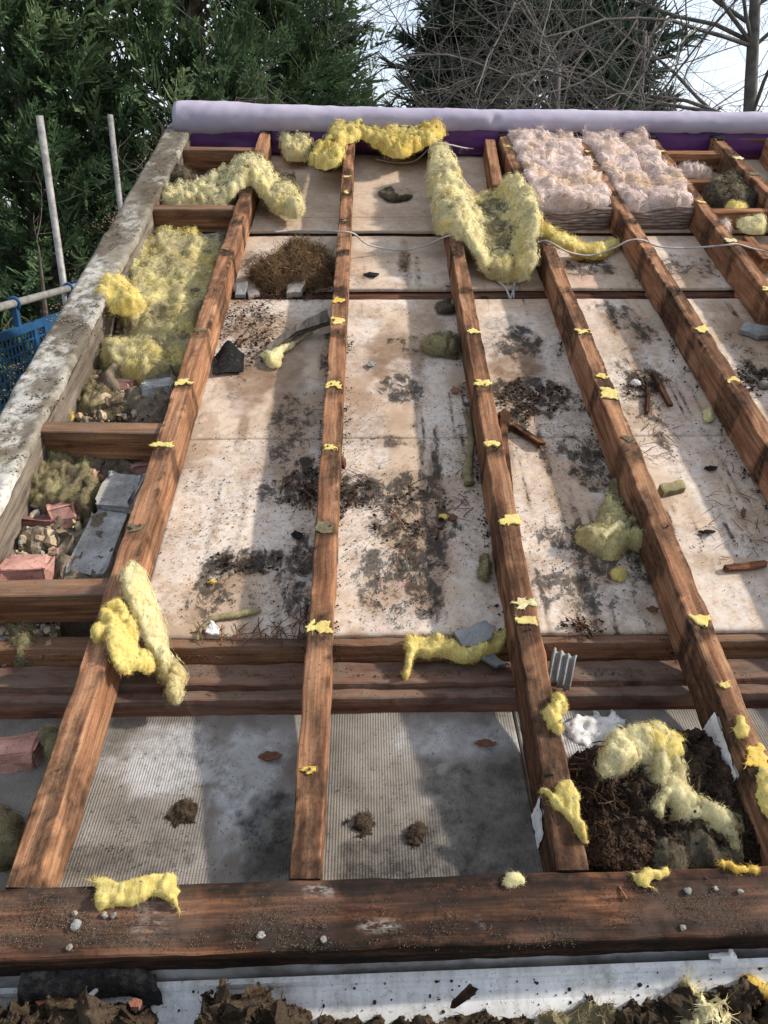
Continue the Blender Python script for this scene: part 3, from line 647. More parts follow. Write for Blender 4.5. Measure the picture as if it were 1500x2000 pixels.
# ------------------------------------------------------------------ ground
def make_ground():
    xs = np.concatenate([np.linspace(-400, -20, 12), np.linspace(-18, 18, 40), np.linspace(20, 400, 12)]); ys = np.concatenate([np.linspace(-200, -12, 8), np.linspace(-10, 24, 40), np.linspace(28, 600, 14)])
    gx, gy = np.meshgrid(xs, ys, indexing='ij'); P = np.stack([gx.ravel(), gy.ravel()], 1)
    z = (fbm(P, 0.25, 3, 3) - 0.5) * 0.16 * sstep(2.5, 6, np.abs(P[:, 0] - 0.0)) - 0.02
    V = np.concatenate([P, z[:, None]], 1)
    place('ground', V, grid_faces(len(xs), len(ys)), MT['ground'], frame=I4, smooth=True, kind='structure')
    # concrete path beside the gable
    xs = np.linspace(-3.3, -1.0, 24); ys = np.linspace(-2, 7, 60); gx, gy = np.meshgrid(xs, ys, indexing='ij')
    V = np.stack([gx.ravel(), gy.ravel(), 0.085 + (fbm(np.stack([gx.ravel(), gy.ravel()], 1), 3, 3, 2) - 0.5) * 0.01], 1)
    place('path', V, grid_faces(24, 60), MT['paving'], frame=I4, kind='structure')
make_ground()

# ------------------------------------------------------------------ the roof frame: rafters, noggins, plates, boards
roof = root('stripped_roof', at3(620, 1720, -0.15), label='stripped pitched roof with bare red-brown rafters and stained ceiling boards between them', cat='roof', kind='thing')

RPX = [((43, 1720), (517, 262)), ((596, 1690), (683, 268)), ((1118, 1690), (853, 265)), ((1383, 1250), (983, 262)), ((1404, 700), (1123, 260)), ((1436, 480), (1262, 258)), ((1491, 360), (1393, 262)), ((1560, 330), (1505, 268))]
ROWS = [295, 332, 375, 430, 490, 564, 646, 748, 872, 1025, 1220, 1503]
ea0, ea1 = ext(at3(0, 1737), at3(1500, 1690), -0.95, 2.2)          # upper edge of the eaves board
rafters = []; RLINE = []
for i, (b, t) in enumerate(RPX):
    a0 = at3(*b); a1 = at3(*t); k = (a1[0] - a0[0]) / (a1[1] - a0[1]); u0 = a0[0] - k * a0[1]
    RAFT.append((u0, k, 0.0235)); RLINE.append((u0, k))
def raft_at(i, py, dn=0.0):
    """place on the top of rafter i at the height py of the photo"""
    u0, k = RLINE[i]; px = 750.0
    for _ in range(30):
        a = at(px, py); px += (u0 + k * a[1] - a[0]) * 420
    a = at(px, py); return np.array([a[0], a[1], dn])
for i, (b, t) in enumerate(RPX):
    u0, k = RLINE[i]
    ub = u0 + k * 0.43; se = ea0[1] + (ea1[1] - ea0[1]) * ((ub - ea0[0]) / (ea1[0] - ea0[0])) + 0.002
    st = 3.80
    marks = []
    for r in ROWS:
        c = raft_at(i, r)
        if c[1] > se + 0.05 and c[1] < st: marks.append((c[:2] + [0, -0.016 + random.uniform(-.006, .006)], (0.036, 0.024 + random.uniform(0, 0.024)), random.uniform(0.55, 0.95)))
    for q in range(16):
        s_ = random.uniform(se, st); marks.append(((u0 + k * s_ + random.choice([-1, 1]) * random.uniform(0.005, 0.03), s_), (random.uniform(0.008, 0.025), random.uniform(0.03, 0.14)), random.uniform(0.45, 0.9)))
    if i in (0, 1, 2):
        marks.append(((u0 + k * se, se), (0.05, 0.03 + 0.02 * (i == 1)), 0.85)); marks.append(((u0 + k * se + 0.012, se + 0.15), (0.014, 0.16), 0.8))
    if i == 2: marks.append(((u0 + k * 0.6, 0.6), (0.03, 0.2), 0.75))
    r = timber('rafter', MT['rafter'], (u0 + k * se, se, 0), (u0 + k * st, st, 0), 0.047, 0.101, roof, marks=marks, seg=int((st - se) / 0.012), wob=0.0034, seed=i * 11, dust=0.0, arris=0.95, tone=[-0.06, -0.12, -0.24, -0.10, -0.02, -0.12, -0.05, 0][i])
    rafters.append(r)
# the short doubled rafter beside the wool batts
timber('rafter', MT['rafter'], at3(972, 362, -0.012), at3(957, 272, -0.012), 0.047, 0.088, roof, seed=77)

# ceiling boards (sheets fixed below the rafters), joints open between them
CE = -0.104
def line(l, r, n=CE):
    a = at3(*l, n); b = at3(*r, n); return lambda u: a[1] + (b[1] - a[1]) * (u - a[0]) / (b[0] - a[0])
L_A0 = line((350, 1247), (1480, 1231)); L_A1 = line((400, 858), (1400, 850)); L_B1 = line((450, 584), (1420, 581)); L_C0 = line((480, 566), (1420, 562))
L_C1 = line((500, 461), (1400, 460)); L_D0 = line((500, 452), (1400, 451)); L_D1 = line((500, 424), (1400, 424)); L_top = lambda u: 3.99 + 0 * u
# stains read off the photograph: (px, py, rx, ry, amount)
DARK = [(570, 820, 45, 80, .45), (600, 950, 50, 55, .62), (545, 965, 45, 25, .55), (470, 1100, 90, 28, .75), (410, 1130, 40, 55, .55), (590, 1105, 30, 60, .62), (500, 1180, 110, 45, .35), (560, 1150, 40, 60, .42), (500, 640, 45, 45, .35), (480, 590, 60, 22, .25), (640, 700, 18, 60, .4),
        (700, 965, 60, 35, .7), (790, 760, 50, 30, .6), (785, 960, 95, 45, .62), (800, 1030, 90, 45, .55), (800, 1100, 70, 60, .66), (740, 1130, 60, 60, .5), (830, 1160, 40, 60, .6), (855, 935, 8, 60, .6), (800, 1200, 80, 35, .4), (820, 670, 60, 20, .4), (770, 860, 70, 12, .4),
        (1010, 665, 55, 28, .62), (1040, 770, 75, 40, .72), (1000, 800, 40, 40, .5), (1130, 880, 70, 40, .6), (1150, 920, 60, 40, .6), (1150, 1045, 90, 35, .6), (1180, 1090, 90, 40, .52), (1140, 1150, 80, 50, .5), (1240, 1120, 40, 60, .5), (1090, 1000, 30, 40, .3),
        (1195, 610, 16, 40, .55), (1255, 650, 30, 24, .55), (1225, 625, 30, 30, .45), (1260, 745, 40, 25, .65), (1240, 720, 50, 40, .35), (1285, 830, 22, 50, .55), (1245, 790, 30, 40, .35), (1420, 870, 20, 40, .35), (1440, 1000, 6, 120, .3), (1480, 730, 60, 40, .6), (1450, 690, 40, 60, .35), (1480, 1060, 60, 20, .3),
        (1140, 520, 60, 26, .5), (1340, 525, 60, 25, .4), (1260, 545, 30, 20, .4), (790, 510, 14, 35, .45), (815, 530, 8, 30, .4), (500, 520, 50, 30, .4), (560, 550, 50, 16, .5), (610, 540, 30, 30, .4), (780, 375, 30, 8, .3), (530, 410, 60, 14, .3), (900, 560, 30, 10, .4), (700, 540, 20, 10, .3)]
BROWN = [(490, 745, 55, 60, .8), (560, 740, 40, 90, .55), (475, 1000, 7, 75, .7), (475, 830, 10, 60, .6), (540, 860, 30, 60, .3), (430, 650, 50, 40, .5), (760, 690, 70, 50, .7), (700, 760, 30, 110, .35), (790, 730, 40, 40, .6), (740, 860, 30, 70, .3), (850, 920, 10, 70, .7), (1000, 690, 60, 60, .7), (1040, 710, 25, 40, .8),
         (790, 520, 12, 40, .8), (1250, 690, 40, 40, .3), (1190, 620, 18, 30, .6), (590, 1130, 30, 70, .6), (440, 1120, 40, 70, .4), (780, 1120, 60, 60, .35), (550, 330, 45, 10, .3), (840, 1150, 30, 60, .4), (500, 510, 40, 20, .5), (1440, 640, 30, 60, .3), (720, 690, 60, 40, .5), (800, 420, 60, 16, .25), (1060, 990, 60, 60, .15), (450, 900, 60, 40, .2)]
WHITE = [(430, 940, 70, 60, .6), (400, 1000, 80, 110, .9), (540, 1040, 70, 60, .9), (350, 1090, 50, 80, .8), (620, 1180, 40, 50, .5), (690, 640, 35, 90, .5), (700, 850, 60, 60, .6), (690, 1000, 60, 80, .8), (700, 1100, 50, 80, .8), (860, 830, 50, 80, .8), (920, 1060, 45, 110, .8), (970, 640, 40, 60, .7), (1090, 700, 40, 50, .9), (960, 620, 40, 30, .6), (1100, 800, 60, 90, .7), (1060, 1070, 50, 90, .8), (1040, 940, 30, 90, .5), (1200, 1170, 70, 60, .8), (1190, 900, 40, 50, .6),
         (1160, 650, 40, 60, .5), (1200, 740, 40, 50, .8), (1330, 700, 50, 60, .5), (1350, 850, 60, 60, .5), (1130, 500, 60, 30, .7), (1300, 500, 60, 30, .6), (560, 420, 30, 10, .5), (540, 500, 60, 30, .5), (800, 545, 60, 14, .6), (740, 480, 60, 16, .4), (800, 735, 40, 30, .5), (470, 880, 60, 30, .5), (640, 860, 30, 60, .5), (440, 780, 40, 40, .5), (1440, 800, 40, 60, .4), (1480, 900, 60, 80, .3)]
SPECK = [(450, 1050, 180, 190, .75), (640, 920, 60, 160, .9), (690, 960, 90, 180, .8), (880, 900, 70, 200, .8), (800, 1150, 130, 120, .8), (1050, 830, 120, 120, .9), (1100, 1080, 170, 150, .8), (1280, 780, 120, 110, .7), (480, 650, 90, 90, .9), (1420, 800, 120, 200, .5), (1440, 1080, 120, 120, .45), (500, 530, 120, 50, .7), (800, 660, 120, 60, .5), (1140, 530, 140, 40, .5), (560, 860, 120, 40, .8), (760, 530, 90, 40, .4), (560, 400, 90, 30, .4)]
RING = [(600, 330, 220, 90, 1), (800, 350, 200, 110, 1), (560, 470, 150, 40, .6), (780, 480, 140, 60, .8), (950, 540, 120, 40, .8), (780, 610, 160, 40, 1), (1010, 610, 120, 50, .9), (1050, 620, 100, 60, .8), (1440, 1000, 140, 200, .8), (1400, 620, 120, 60, .5), (900, 300, 200, 60, .8)]
PINK = [(850, 1060, 60, 60, 1), (800, 1180, 70, 60, 1), (1125, 535, 40, 24, 1), (890, 1010, 40, 60, .6), (1310, 770, 40, 60, .7), (1420, 500, 60, 30, .8), (1310, 830, 30, 60, .5), (690, 1030, 30, 40, .5), (540, 1000, 60, 30, .3)]
def stain(P, blobs, n, seed, warp=0.5):
    out = np.zeros(len(P)); w = fbm(P, 13, 4, seed) - 0.5; w2 = fbm(P, 46, 3, seed + 5) - 0.5
    for (x, y, rx, ry, a) in blobs:
        c = at(x, y, n); ex = np.abs(at(x + rx, y, n) - c)[0]; ey = np.abs(at(x, y - ry, n) - c)[1]
        d = np.sqrt(((P[:, 0] - c[0]) / ex) ** 2 + ((P[:, 1] - c[1]) / ey) ** 2) + w * 2.4 * warp + w2 * 1.5 * warp
        out = np.maximum(out, a * sstep(1.25, 0.65, d))
    return out
def ceiling_board(lo, hi, u0, u1, drop, seed, res=0.0095):
    nx = max(3, int((u1 - u0) / res)); sm = (u0 + u1) / 2; ny = max(3, int((hi(sm) - lo(sm)) / res))
    a, b = np.meshgrid(np.linspace(0, 1, nx), np.linspace(0, 1, ny), indexing='ij'); u = (u0 + (u1 - u0) * a).ravel(); b = b.ravel()
    s = lo(u) + (hi(u) - lo(u)) * b + 0 * u
    P = np.stack([u, s], 1)
    s_edge = np.minimum(b, 1 - b) * (hi(u) - lo(u)); s = s + (fbm(P, 40, 3, seed) - 0.5) * 0.004 * (s_edge < 0.004)
    z = CE + drop + (fbm(P, 3.5, 3, seed) - 0.5) * 0.006 - 0.0015 * (s_edge < 0.004)
    top = np.stack([u, s, z], 1); bot = top - [0, 0, 0.0095]; k = len(top)
    F = grid_faces(nx, ny); idx = np.arange(nx * ny).reshape(nx, ny)
    loop = np.concatenate([idx[:, 0], idx[-1, 1:], idx[-2::-1, -1], idx[0, -2:0:-1]]); nxt = np.roll(loop, -1)
    side = np.stack([nxt, loop, loop + k, nxt + k], 1)
    V = np.concatenate([top, bot]); FF = np.concatenate([F, side, [[idx[0, 0] + k, idx[0, -1] + k, idx[-1, -1] + k, idx[-1, 0] + k]]])
    ws = fbm(P, 6, 4, 40); gen = 0.26 * sstep(0.54, 0.66, fbm(P, 9, 5, 44)) * sstep(2.6, 2.2, s); stk = sstep(0.60, 0.74, fbm(P * np.array([1, 0.07]), 55, 4, 45)) * sstep(0.42, 0.62, fbm(P, 4, 3, 46)) * sstep(2.9, 2.3, s); gen = np.maximum(gen, 0.62 * stk)
    at_ = {'dark': np.maximum(stain(P, DARK, CE, 11) * 1.12, gen), 'brown': np.minimum(stain(P, BROWN, CE, 12, 0.35) * 1.35 + 0.5 * stk, 1), 'white': np.maximum(stain(P, WHITE, CE, 13), 0.8 * sstep(0.52, 0.66, ws) * sstep(2.9, 2.5, s)), 'speck': stain(P, SPECK, CE, 14) + 0.12, 'ring': stain(P, RING, CE, 15), 'pink': stain(P, PINK, CE, 16)}
    at_ = {q: np.concatenate([v, v]).astype(np.float32) for q, v in at_.items()}
    at_['wc'] = V.copy()
    place('ceiling_board', V, FF, MT['ceiling'], roof, attrs=at_)
for (lo, hi, dr) in ((L_A0, L_A1, 0.0), (L_A1, L_B1, -0.001), (L_C0, L_C1, 0.0), (L_D0, L_D1, 0.001), (L_D1, L_top, 0.0)):
    g = 0.0015
    f0 = (lambda u, lo=lo: lo(u) + g); f1 = (lambda u, hi=hi: hi(u) - g)
    ceiling_board(f0, f1, -0.475, 0.667, dr, 31); ceiling_board(f0, f1, 0.670, 2.25, dr, 37)
# timbers seen in the open joints
for py, w, n in ((574, 0.07, -0.122), (456, 0.05, -0.124)):
    a, b = ext(at3(450, py + 1, n), at3(1420, py - 2, n), -0.47, 2.2)
    timber('noggin', MT['plate'], a, b, w, 0.045, roof, seed=py)

# wall plates and batten at the foot of the ceiling
S0 = at3(750, 1396, -0.148); k_l = -0.011
def level_timber(name, py_front, p_ref, w, d, mat, seed):
    nrm = WUP; pl = hit(50, py_front + 9, p_ref, nrm); pr = hit(1450, py_front - 8, p_ref, nrm)
    a, b = ext(pl, pr, -0.86, 1.9); a = a + WFW * w / 2; b = b + WFW * w / 2
    return timber(name, MT[mat], a, b, w, d, roof, up=WUP, seed=seed, wob=0.003, seg=160, dust=0.55)
B0 = S0 + WUP * 0.038
level_timber('wall_plate', 1362, B0, 0.031, 0.07, 'plate', 301)
A0 = B0 + WFW * 0.032 + WUP * 0.016
level_timber('wall_plate', 1332, A0, 0.070, 0.06, 'plate', 302)
C0 = A0 + WFW * 0.071 + WUP * 0.040
level_timber('batten', 1258, C0, 0.045, 0.06, 'noggin', 303)
# short packers lying on the plate
splinter('packer', (1095, 1262), (1240, 1262), 0.03, 0.012, 'noggin', C0[2] - 0.045, parent=roof)
splinter('packer', (380, 1268), (590, 1266), 0.035, 0.012, 'noggin', C0[2] - 0.042, parent=roof)

# soffit boards under the rafter feet, embossed on the back
def soffit(u0, u1, seed):
    nx = int((u1 - u0) / 0.007); ny = 60; a, b = np.meshgrid(np.linspace(0, 1, nx), np.linspace(0, 1, ny), indexing='ij'); u = u0 + (u1 - u0) * a.ravel(); b = b.ravel()
    s = 0.405 + b * (S0[1] + 0.012 - 0.405) + 0 * u; n = -0.086 + (S0[2] + 0.086) * (s - 0.42) / (S0[1] - 0.42)
    P = np.stack([u, s], 1); n = n + (fbm(P, 5, 3, seed) - 0.5) * 0.004
    V = np.stack([u, s, n], 1); k = len(V); idx = np.arange(nx * ny).reshape(nx, ny); loop = np.concatenate([idx[:, 0], idx[-1, 1:], idx[-2::-1, -1], idx[0, -2:0:-1]]); nxt = np.roll(loop, -1)
    VV = np.concatenate([V, V - [0, 0, 0.006]]); F = np.concatenate([grid_faces(nx, ny), np.stack([nxt, loop, loop + k, nxt + k], 1), [[idx[0, 0] + k, idx[0, -1] + k, idx[-1, -1] + k, idx[-1, 0] + k]]])
    nn = -0.11
    dk = stain(P, [(520, 1610, 70, 90, .75), (540, 1680, 80, 40, .7), (250, 1680, 160, 45, .55), (350, 1560, 60, 40, .3), (480, 1500, 40, 60, .3), (300, 1620, 160, 60, .4), (820, 1700, 230, 70, .7), (950, 1590, 140, 150, .62), (720, 1690, 120, 60, .5), (940, 1500, 60, 60, .4), (720, 1640, 80, 80, .25), (900, 1430, 30, 40, .4), (1000, 1660, 80, 60, .6), (260, 1420, 60, 16, .4)], nn, 51)
    wh = stain(P, [(300, 1480, 130, 60, .7), (480, 1560, 60, 130, .75), (500, 1450, 60, 40, .7), (860, 1440, 80, 30, .6), (1120, 1420, 70, 40, 1), (900, 1420, 130, 40, .5), (330, 1420, 80, 20, .6)], nn, 52)
    smo = stain(P, [(520, 1530, 90, 190, 1), (300, 1440, 200, 40, .7), (960, 1600, 120, 190, .45)], nn, 53)
    place('soffit_board', VV, F, MT['soffit'], roof, attrs={'wc': VV.copy(), 'dark': np.r_[dk, dk], 'white': np.r_[wh, wh], 'smooth': np.r_[smo, smo]})
soffit(-0.90, -0.098, 61); soffit(-0.094, 0.30, 62); soffit(0.304, 1.3, 63)

# eaves board across the rafter feet
e0, e1 = ext(at3(0, 1737), at3(1500, 1690), -0.92, 1.35); EW = 0.094
ec0, ec1 = e0 - [0, EW / 2, 0], e1 - [0, EW / 2, 0]
V, F, W = plank(ec0, ec1, EW, 0.075, seg=260, wob=0.0022, seed=400)
def pxmask(V, blobs, n, seed): return stain(V[:, :2], blobs, n, seed, 0.6)
dk = pxmask(V, [(300, 1738, 700, 22, .9), (1000, 1722, 600, 22, .9), (400, 1835, 800, 22, .9), (1150, 1815, 600, 24, .8), (620, 1728, 420, 16, .9), (900, 1760, 160, 10, .6), (1250, 1725, 260, 16, .85), (430, 1812, 130, 16, .7), (780, 1845, 400, 14, .95), (220, 1740, 60, 14, .6), (480, 1740, 260, 16, .85), (700, 1720, 200, 14, .8), (60, 1755, 120, 14, .7), (900, 1830, 260, 22, .9), (560, 1840, 300, 16, .9), (100, 1840, 140, 30, .75), (1150, 1720, 200, 18, .7), (1320, 1770, 160, 40, .55), (760, 1760, 90, 10, .6), (1020, 1800, 200, 20, .6), (300, 1800, 30, 60, .4)], 0, 71)
pl_ = pxmask(V, [(740, 1815, 45, 7, .7), (935, 1797, 20, 4, .7), (30, 1822, 30, 6, .7), (620, 1742, 25, 4, .6), (1060, 1713, 40, 4, .7), (300, 1790, 50, 40, .35)], 0, 72)
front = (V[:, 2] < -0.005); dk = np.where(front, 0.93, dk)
du = pxmask(V, [(150, 1800, 220, 60, 1), (300, 1800, 90, 70, .8), (1380, 1775, 190, 70, .9), (560, 1790, 90, 60, .6), (1060, 1830, 90, 20, .7)], 0, 73) * 0.22 * (V[:, 2] > -0.006)
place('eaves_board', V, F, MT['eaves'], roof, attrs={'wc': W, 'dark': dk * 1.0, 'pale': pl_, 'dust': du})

# verge along the gable: timber below, cement strip above
vi = np.array([at(375, 245), at(100, 800)]); vo = np.array([at(335, 245), at(100, 625)])
VU_I, VU_O = -0.813, -0.93
timber('verge_rafter', MT['greywood'], (VU_I - 0.026, 0.40, -0.020), (VU_I - 0.026, 3.80, -0.020), 0.045, 0.12, roof, seed=88)
def verge():
    nx, ny = 14, 420; a, b = np.meshgrid(np.linspace(0, 1, nx), np.linspace(0, 1, ny), indexing='ij'); a = a.ravel(); s = 0.35 + b.ravel() * 3.5
    P0 = np.stack([0 * s, s], 1); u = (VU_O + (fbm(P0, 9, 3, 1) - 0.5) * 0.005) * (1 - a) + (VU_I + (fbm(P0 + 7, 20, 4, 2) - 0.5) * 0.011) * a
    P = np.stack([u, s], 1); n = 0.006 + (fbm(P, 16, 4, 3) - 0.5) * 0.005 - 0.006 * (np.abs(a - 0.5) > 0.45)
    n = n + 0.006 * sstep(0.58, 0.66, fbm(P, 9, 3, 9))
    V = np.stack([u, s, n], 1); k = len(V); idx = np.arange(nx * ny).reshape(nx, ny); loop = np.concatenate([idx[:, 0], idx[-1, 1:], idx[-2::-1, -1], idx[0, -2:0:-1]]); nxt = np.roll(loop, -1)
    VV = np.concatenate([V, V * [1, 1, 0] + [0, 0, -0.018]]); F = np.concatenate([grid_faces(nx, ny), np.stack([nxt, loop, loop + k, nxt + k], 1), [[idx[0, 0] + k, idx[0, -1] + k, idx[-1, -1] + k, idx[-1, 0] + k]]])
    dk = stain(P, [(310, 330, 40, 60, .8), (230, 420, 60, 60, .6), (200, 470, 40, 40, .8), (150, 620, 50, 60, .8), (100, 660, 30, 40, .8), (60, 760, 40, 50, .7), (30, 860, 30, 40, .7), (350, 270, 20, 20, .7), (270, 360, 30, 30, .6)], 0, 81, 0.9)
    pl = stain(P, [(170, 560, 30, 50, .7), (60, 720, 40, 50, .8), (20, 820, 40, 60, .8), (190, 600, 20, 30, .6), (260, 430, 20, 30, .5), (110, 700, 20, 30, .6), (0, 950, 30, 50, .9)], 0, 82, 0.8)
    place('verge_strip', VV, F, MT['verge'], roof, smooth=True, attrs={'wc': VV.copy(), 'dark': np.r_[dk, dk] * 0.85, 'pale': np.r_[pl, pl]})
verge()
# noggins of the gable ladder, and the ones by the right-hand rafters
def noggin(l, r, n=-0.004, w=0.045, d=0.09, mat='noggin', seed=0, pales=None):
    a = at3(*l, n); b = at3(*r, n); timber('noggin', MT[mat], a, b, w, d, roof, seed=seed, pales=pales)
nog_px = [((352, 289), (500, 291)), ((290, 404), (468, 405)), ((70, 832), (322, 836)), ((-75, 1150), (212, 1144))]
for i, (l, r) in enumerate(nog_px):
    n = -0.012; a = at3(*l, n); b = at3(*r, n); u0, k = RLINE[0]; b[0] = u0 + k * b[1] - 0.0245; a[0] = VU_I - 0.002
    timber('noggin', MT['noggin'], a, b, 0.045, 0.09, roof, seed=500 + i, dust=0.4)
for (l, r, nn) in (((1290, 297), (1390, 297), -0.02), ((1335, 352), (1440, 352), -0.03), ((1385, 411), (1490, 410), -0.03), ((1440, 470), (1520, 500), -0.03)):
    a = at3(*l, nn); b = at3(*r, nn); u0, k = RLINE[5]; a[0] = u0 + k * a[1] + 0.0245; u0, k = RLINE[6]; b[0] = u0 + k * b[1] - 0.0245
    timber('noggin', MT['noggin'], a, b, 0.045, 0.07, roof, seed=520 + l[0])
timber('noggin', MT['noggin'], at3(1462, 462, -0.03), at3(1500, 505, -0.03), 0.04, 0.06, roof, seed=541)
# ridge board and felt straps at the rafter tops
timber('ridge_board', MT['plate'], (-0.80, 3.835, -0.01), (2.25, 3.835, -0.01), 0.03, 0.10, roof, seed=601)
for i in (0, 3, 4, 5, 6):
    c = raft_at(i, 262); V, F = box_local(np.array([c[0] + 0.004, 3.79, -0.025]), np.array([1, 0, 0]), np.array([0, 1, 0]), np.array([0, 0, 1.0]), 0.0275, 0.035, 0.030, jag=0.006, seed=i)
    place('felt_strap', V, F, MT['felt'], roof)

nail_mesh = None
for i in range(7):
    for r_ in ROWS:
        c = raft_at(i, r_ + 6)
        if c[1] < 0.5 or c[1] > 3.75: continue
        if nail_mesh is None:
            V, F, _ = tube([[0, 0, -0.004], [0, 0, 0.0035], [0.0012, 0, 0.006]], [0.0016, 0.0016, 0.0032], 7, sub=2); nail_mesh = mesh_data('nail', V, F, MT['rust'])
        ob = bpy.data.objects.new('nail', nail_mesh); COL.objects.link(ob); ob.parent = rafters[i]; ob.location = Vector(c + [random.uniform(-0.012, 0.012), random.uniform(-0.01, 0.01), 0.0] - ORIG[rafters[i].name]); ob.rotation_euler = (random.uniform(-.5, .5), random.uniform(-.5, .5), 0)
# scraps of yellow wool and felt stuck along the rafters under the old battens
RES = {0: [(487, .7, 'dirty'), (645, .8, 'dirty'), (748, 1, 'yellow'), (871, 1, 'yellow'), (1032, .7, 'dirty'), (1236, 1, 'yellow'), (252, 1, 'yellow')],
       1: [(346, .6, 'yellow'), (376, .6, 'yellow'), (587, .8, 'orange'), (628, 1.2, 'yellow'), (752, .8, 'yellow'), (874, .9, 'yellow'), (1030, 1, 'dirty'), (1225, 1.15, 'yellow'), (1505, .55, 'orange'), (430, .5, 'dirty')],
       2: [(564, 1, 'yellow'), (648, 1, 'yellow'), (750, 1.1, 'yellow'), (868, 1.15, 'yellow'), (1018, 1.2, 'yellow'), (1178, 1, 'pale'), (1215, 1.1, 'yellow'), (1495, .6, 'orange'), (258, .9, 'yellow')],
       3: [(287, .9, 'yellow'), (330, 1, 'yellow'), (377, 1, 'yellow'), (498, 1.1, 'pale'), (563, 1, 'yellow'), (648, .9, 'yellow'), (735, 1.1, 'yellow'), (770, 1.4, 'yellow'), (1010, 1.2, 'yellow'), (1212, 1.2, 'yellow'), (1340, .5, 'yellow'), (1480, 1, 'orange'), (252, .8, 'yellow'), (858, .7, 'dirty')],
       4: [(262, 1, 'yellow'), (296, .8, 'yellow'), (333, .9, 'yellow'), (495, .7, 'pale'), (564, .9, 'yellow'), (644, .9, 'yellow'), (742, 1, 'yellow'), (852, 1.4, 'yellow')],
       5: [(252, 1, 'yellow'), (296, .9, 'yellow'), (333, .9, 'yellow'), (395, .8, 'yellow'), (470, .9, 'pale'), (565, 1, 'yellow')],
       6: [(260, 1, 'yellow'), (310, 1.6, 'pale'), (340, 1, 'dirty')]}
for i, L in RES.items():
    for (py, sc, mt) in L:
        if random.random() < 0.12: continue
        c = raft_at(i, py); w = min(0.0225, 0.022 * sc); h = 0.013 * sc + random.uniform(-0.002, 0.007); k = RLINE[i][1]
        ang = np.linspace(0, 2 * np.pi, 12, endpoint=False); rr = np.array([random.uniform(0.5, 1.15) for _ in ang]) * random.uniform(0.9, 1.3)
        w = min(w, 0.0235); poly = np.stack([c[0] + k * np.sin(ang) * h + np.sign(np.cos(ang)) * np.abs(np.cos(ang)) ** 0.5 * w * rr, c[1] + np.sign(np.sin(ang)) * np.abs(np.sin(ang)) ** 0.6 * h * rr], 1)
        s = sd_(); V, F, T, Nn = heap(poly, 0.0011 * sc, 0.0005, 0.0022, 0.006, 0.011, 75, s, 0.9)
        V, F, A = merge_shade([(V, F), locks(T, Nn, 14, 0.010, 0.0004, s + 1, lift=0.2), fibres(T, Nn, 160, 0.006, 0.0002, s, flat=0.85)])
        place('wool_scrap', V, F, MT[mt], rafters[i], smooth=True, attrs=A)
# ------------------------------------------------------------------ house walls, fascia and gutter
FA_L = at3(0, 1884, -0.055); FA_R = at3(1500, 1835, -0.055)        # front top arris of the fascia
fa0, fa1 = ext(FA_L, FA_R, -0.95, 1.3)
def extrude(profile, a, b, nseg=60):
    """profile: (level-forward, up) offsets; swept from a to b"""
    prof = np.array([WFW * y + WUP * z for y, z in profile]); k = len(prof); ts = np.linspace(0, 1, nseg + 1)
    V = np.concatenate([a + (b - a) * t + prof for t in ts]); F = [(i * k + j, i * k + (j + 1) % k, (i + 1) * k + (j + 1) % k, (i + 1) * k + j) for i in range(nseg) for j in range(k)]
    F += [tuple(range(k - 1, -1, -1)), tuple(nseg * k + j for j in range(k))]; return V, F
V, F = extrude([(0, 0), (0.016, 0.001), (0.018, -0.14), (0, -0.14)], fa0, fa1); place('fascia', V, F, MT['upvc_grimy_shaded'], roof)
V, F = extrude([(-0.003, -0.001), (0.0005, 0.0025), (0.0005, -0.004), (-0.003, -0.004)], fa0, fa1); place('fascia_bead', V, F, MT['upvc'], roof)
gl = hit(0, 1934, FA_L, WFW); gr = hit(1500, 1874, FA_L, WFW); g0, g1 = ext(gl, gr, -0.95, 1.3); g0 = g0 - WFW * 0.001; g1 = g1 - WFW * 0.001
gut = root('gutter', (g0 + g1) / 2 - WUP * 0.07, label='white plastic eaves gutter full of dry moss and debris', cat='gutter')
inn = [(-0.004, 0.0), (-0.010, -0.016), (-0.021, -0.033), (-0.038, -0.050), (-0.060, -0.060), (-0.085, -0.058), (-0.105, -0.040), (-0.112, -0.012), (-0.113, 0.004)]
outp = [(-0.116, 0.004), (-0.115, -0.013), (-0.107, -0.043), (-0.086, -0.061), (-0.060, -0.063), (-0.036, -0.053), (-0.018, -0.035), (-0.0075, -0.018), (-0.0015, 0.0)]
V, F = extrude(inn + outp, g0, g1); o = place('trough', V, F, MT['upvc'], gut, smooth=False)
V, F = extrude([(-0.009, 0.006), (-0.001, 0.007), (-0.001, -0.003), (-0.009, -0.002)], g0, g1); place('rim', V, F, MT['upvc'], gut)
c = hit(1418, 1868, FA_L, WFW)
def wbox(c, hx, hy, hz): return box_local(np.asarray(c), np.array([1.0, 0, 0]), WFW, WUP, hx, hy, hz, jag=0.0002, seed=1)
clip = merge([wbox(c + WUP * 0.000 - WFW * 0.004, 0.012, 0.006, 0.007), wbox(c + [-0.008, 0, 0] + WUP * 0.006 - WFW * 0.004, 0.020, 0.003, 0.0025), wbox(c + [0.004, 0, 0] + WUP * 0.010 - WFW * 0.003, 0.003, 0.003, 0.006), wbox(c - WUP * 0.02 - WFW * 0.006, 0.011, 0.002, 0.018)])
place('gutter_clip', clip[0], clip[1], MT['upvc'], gut, smooth=True)
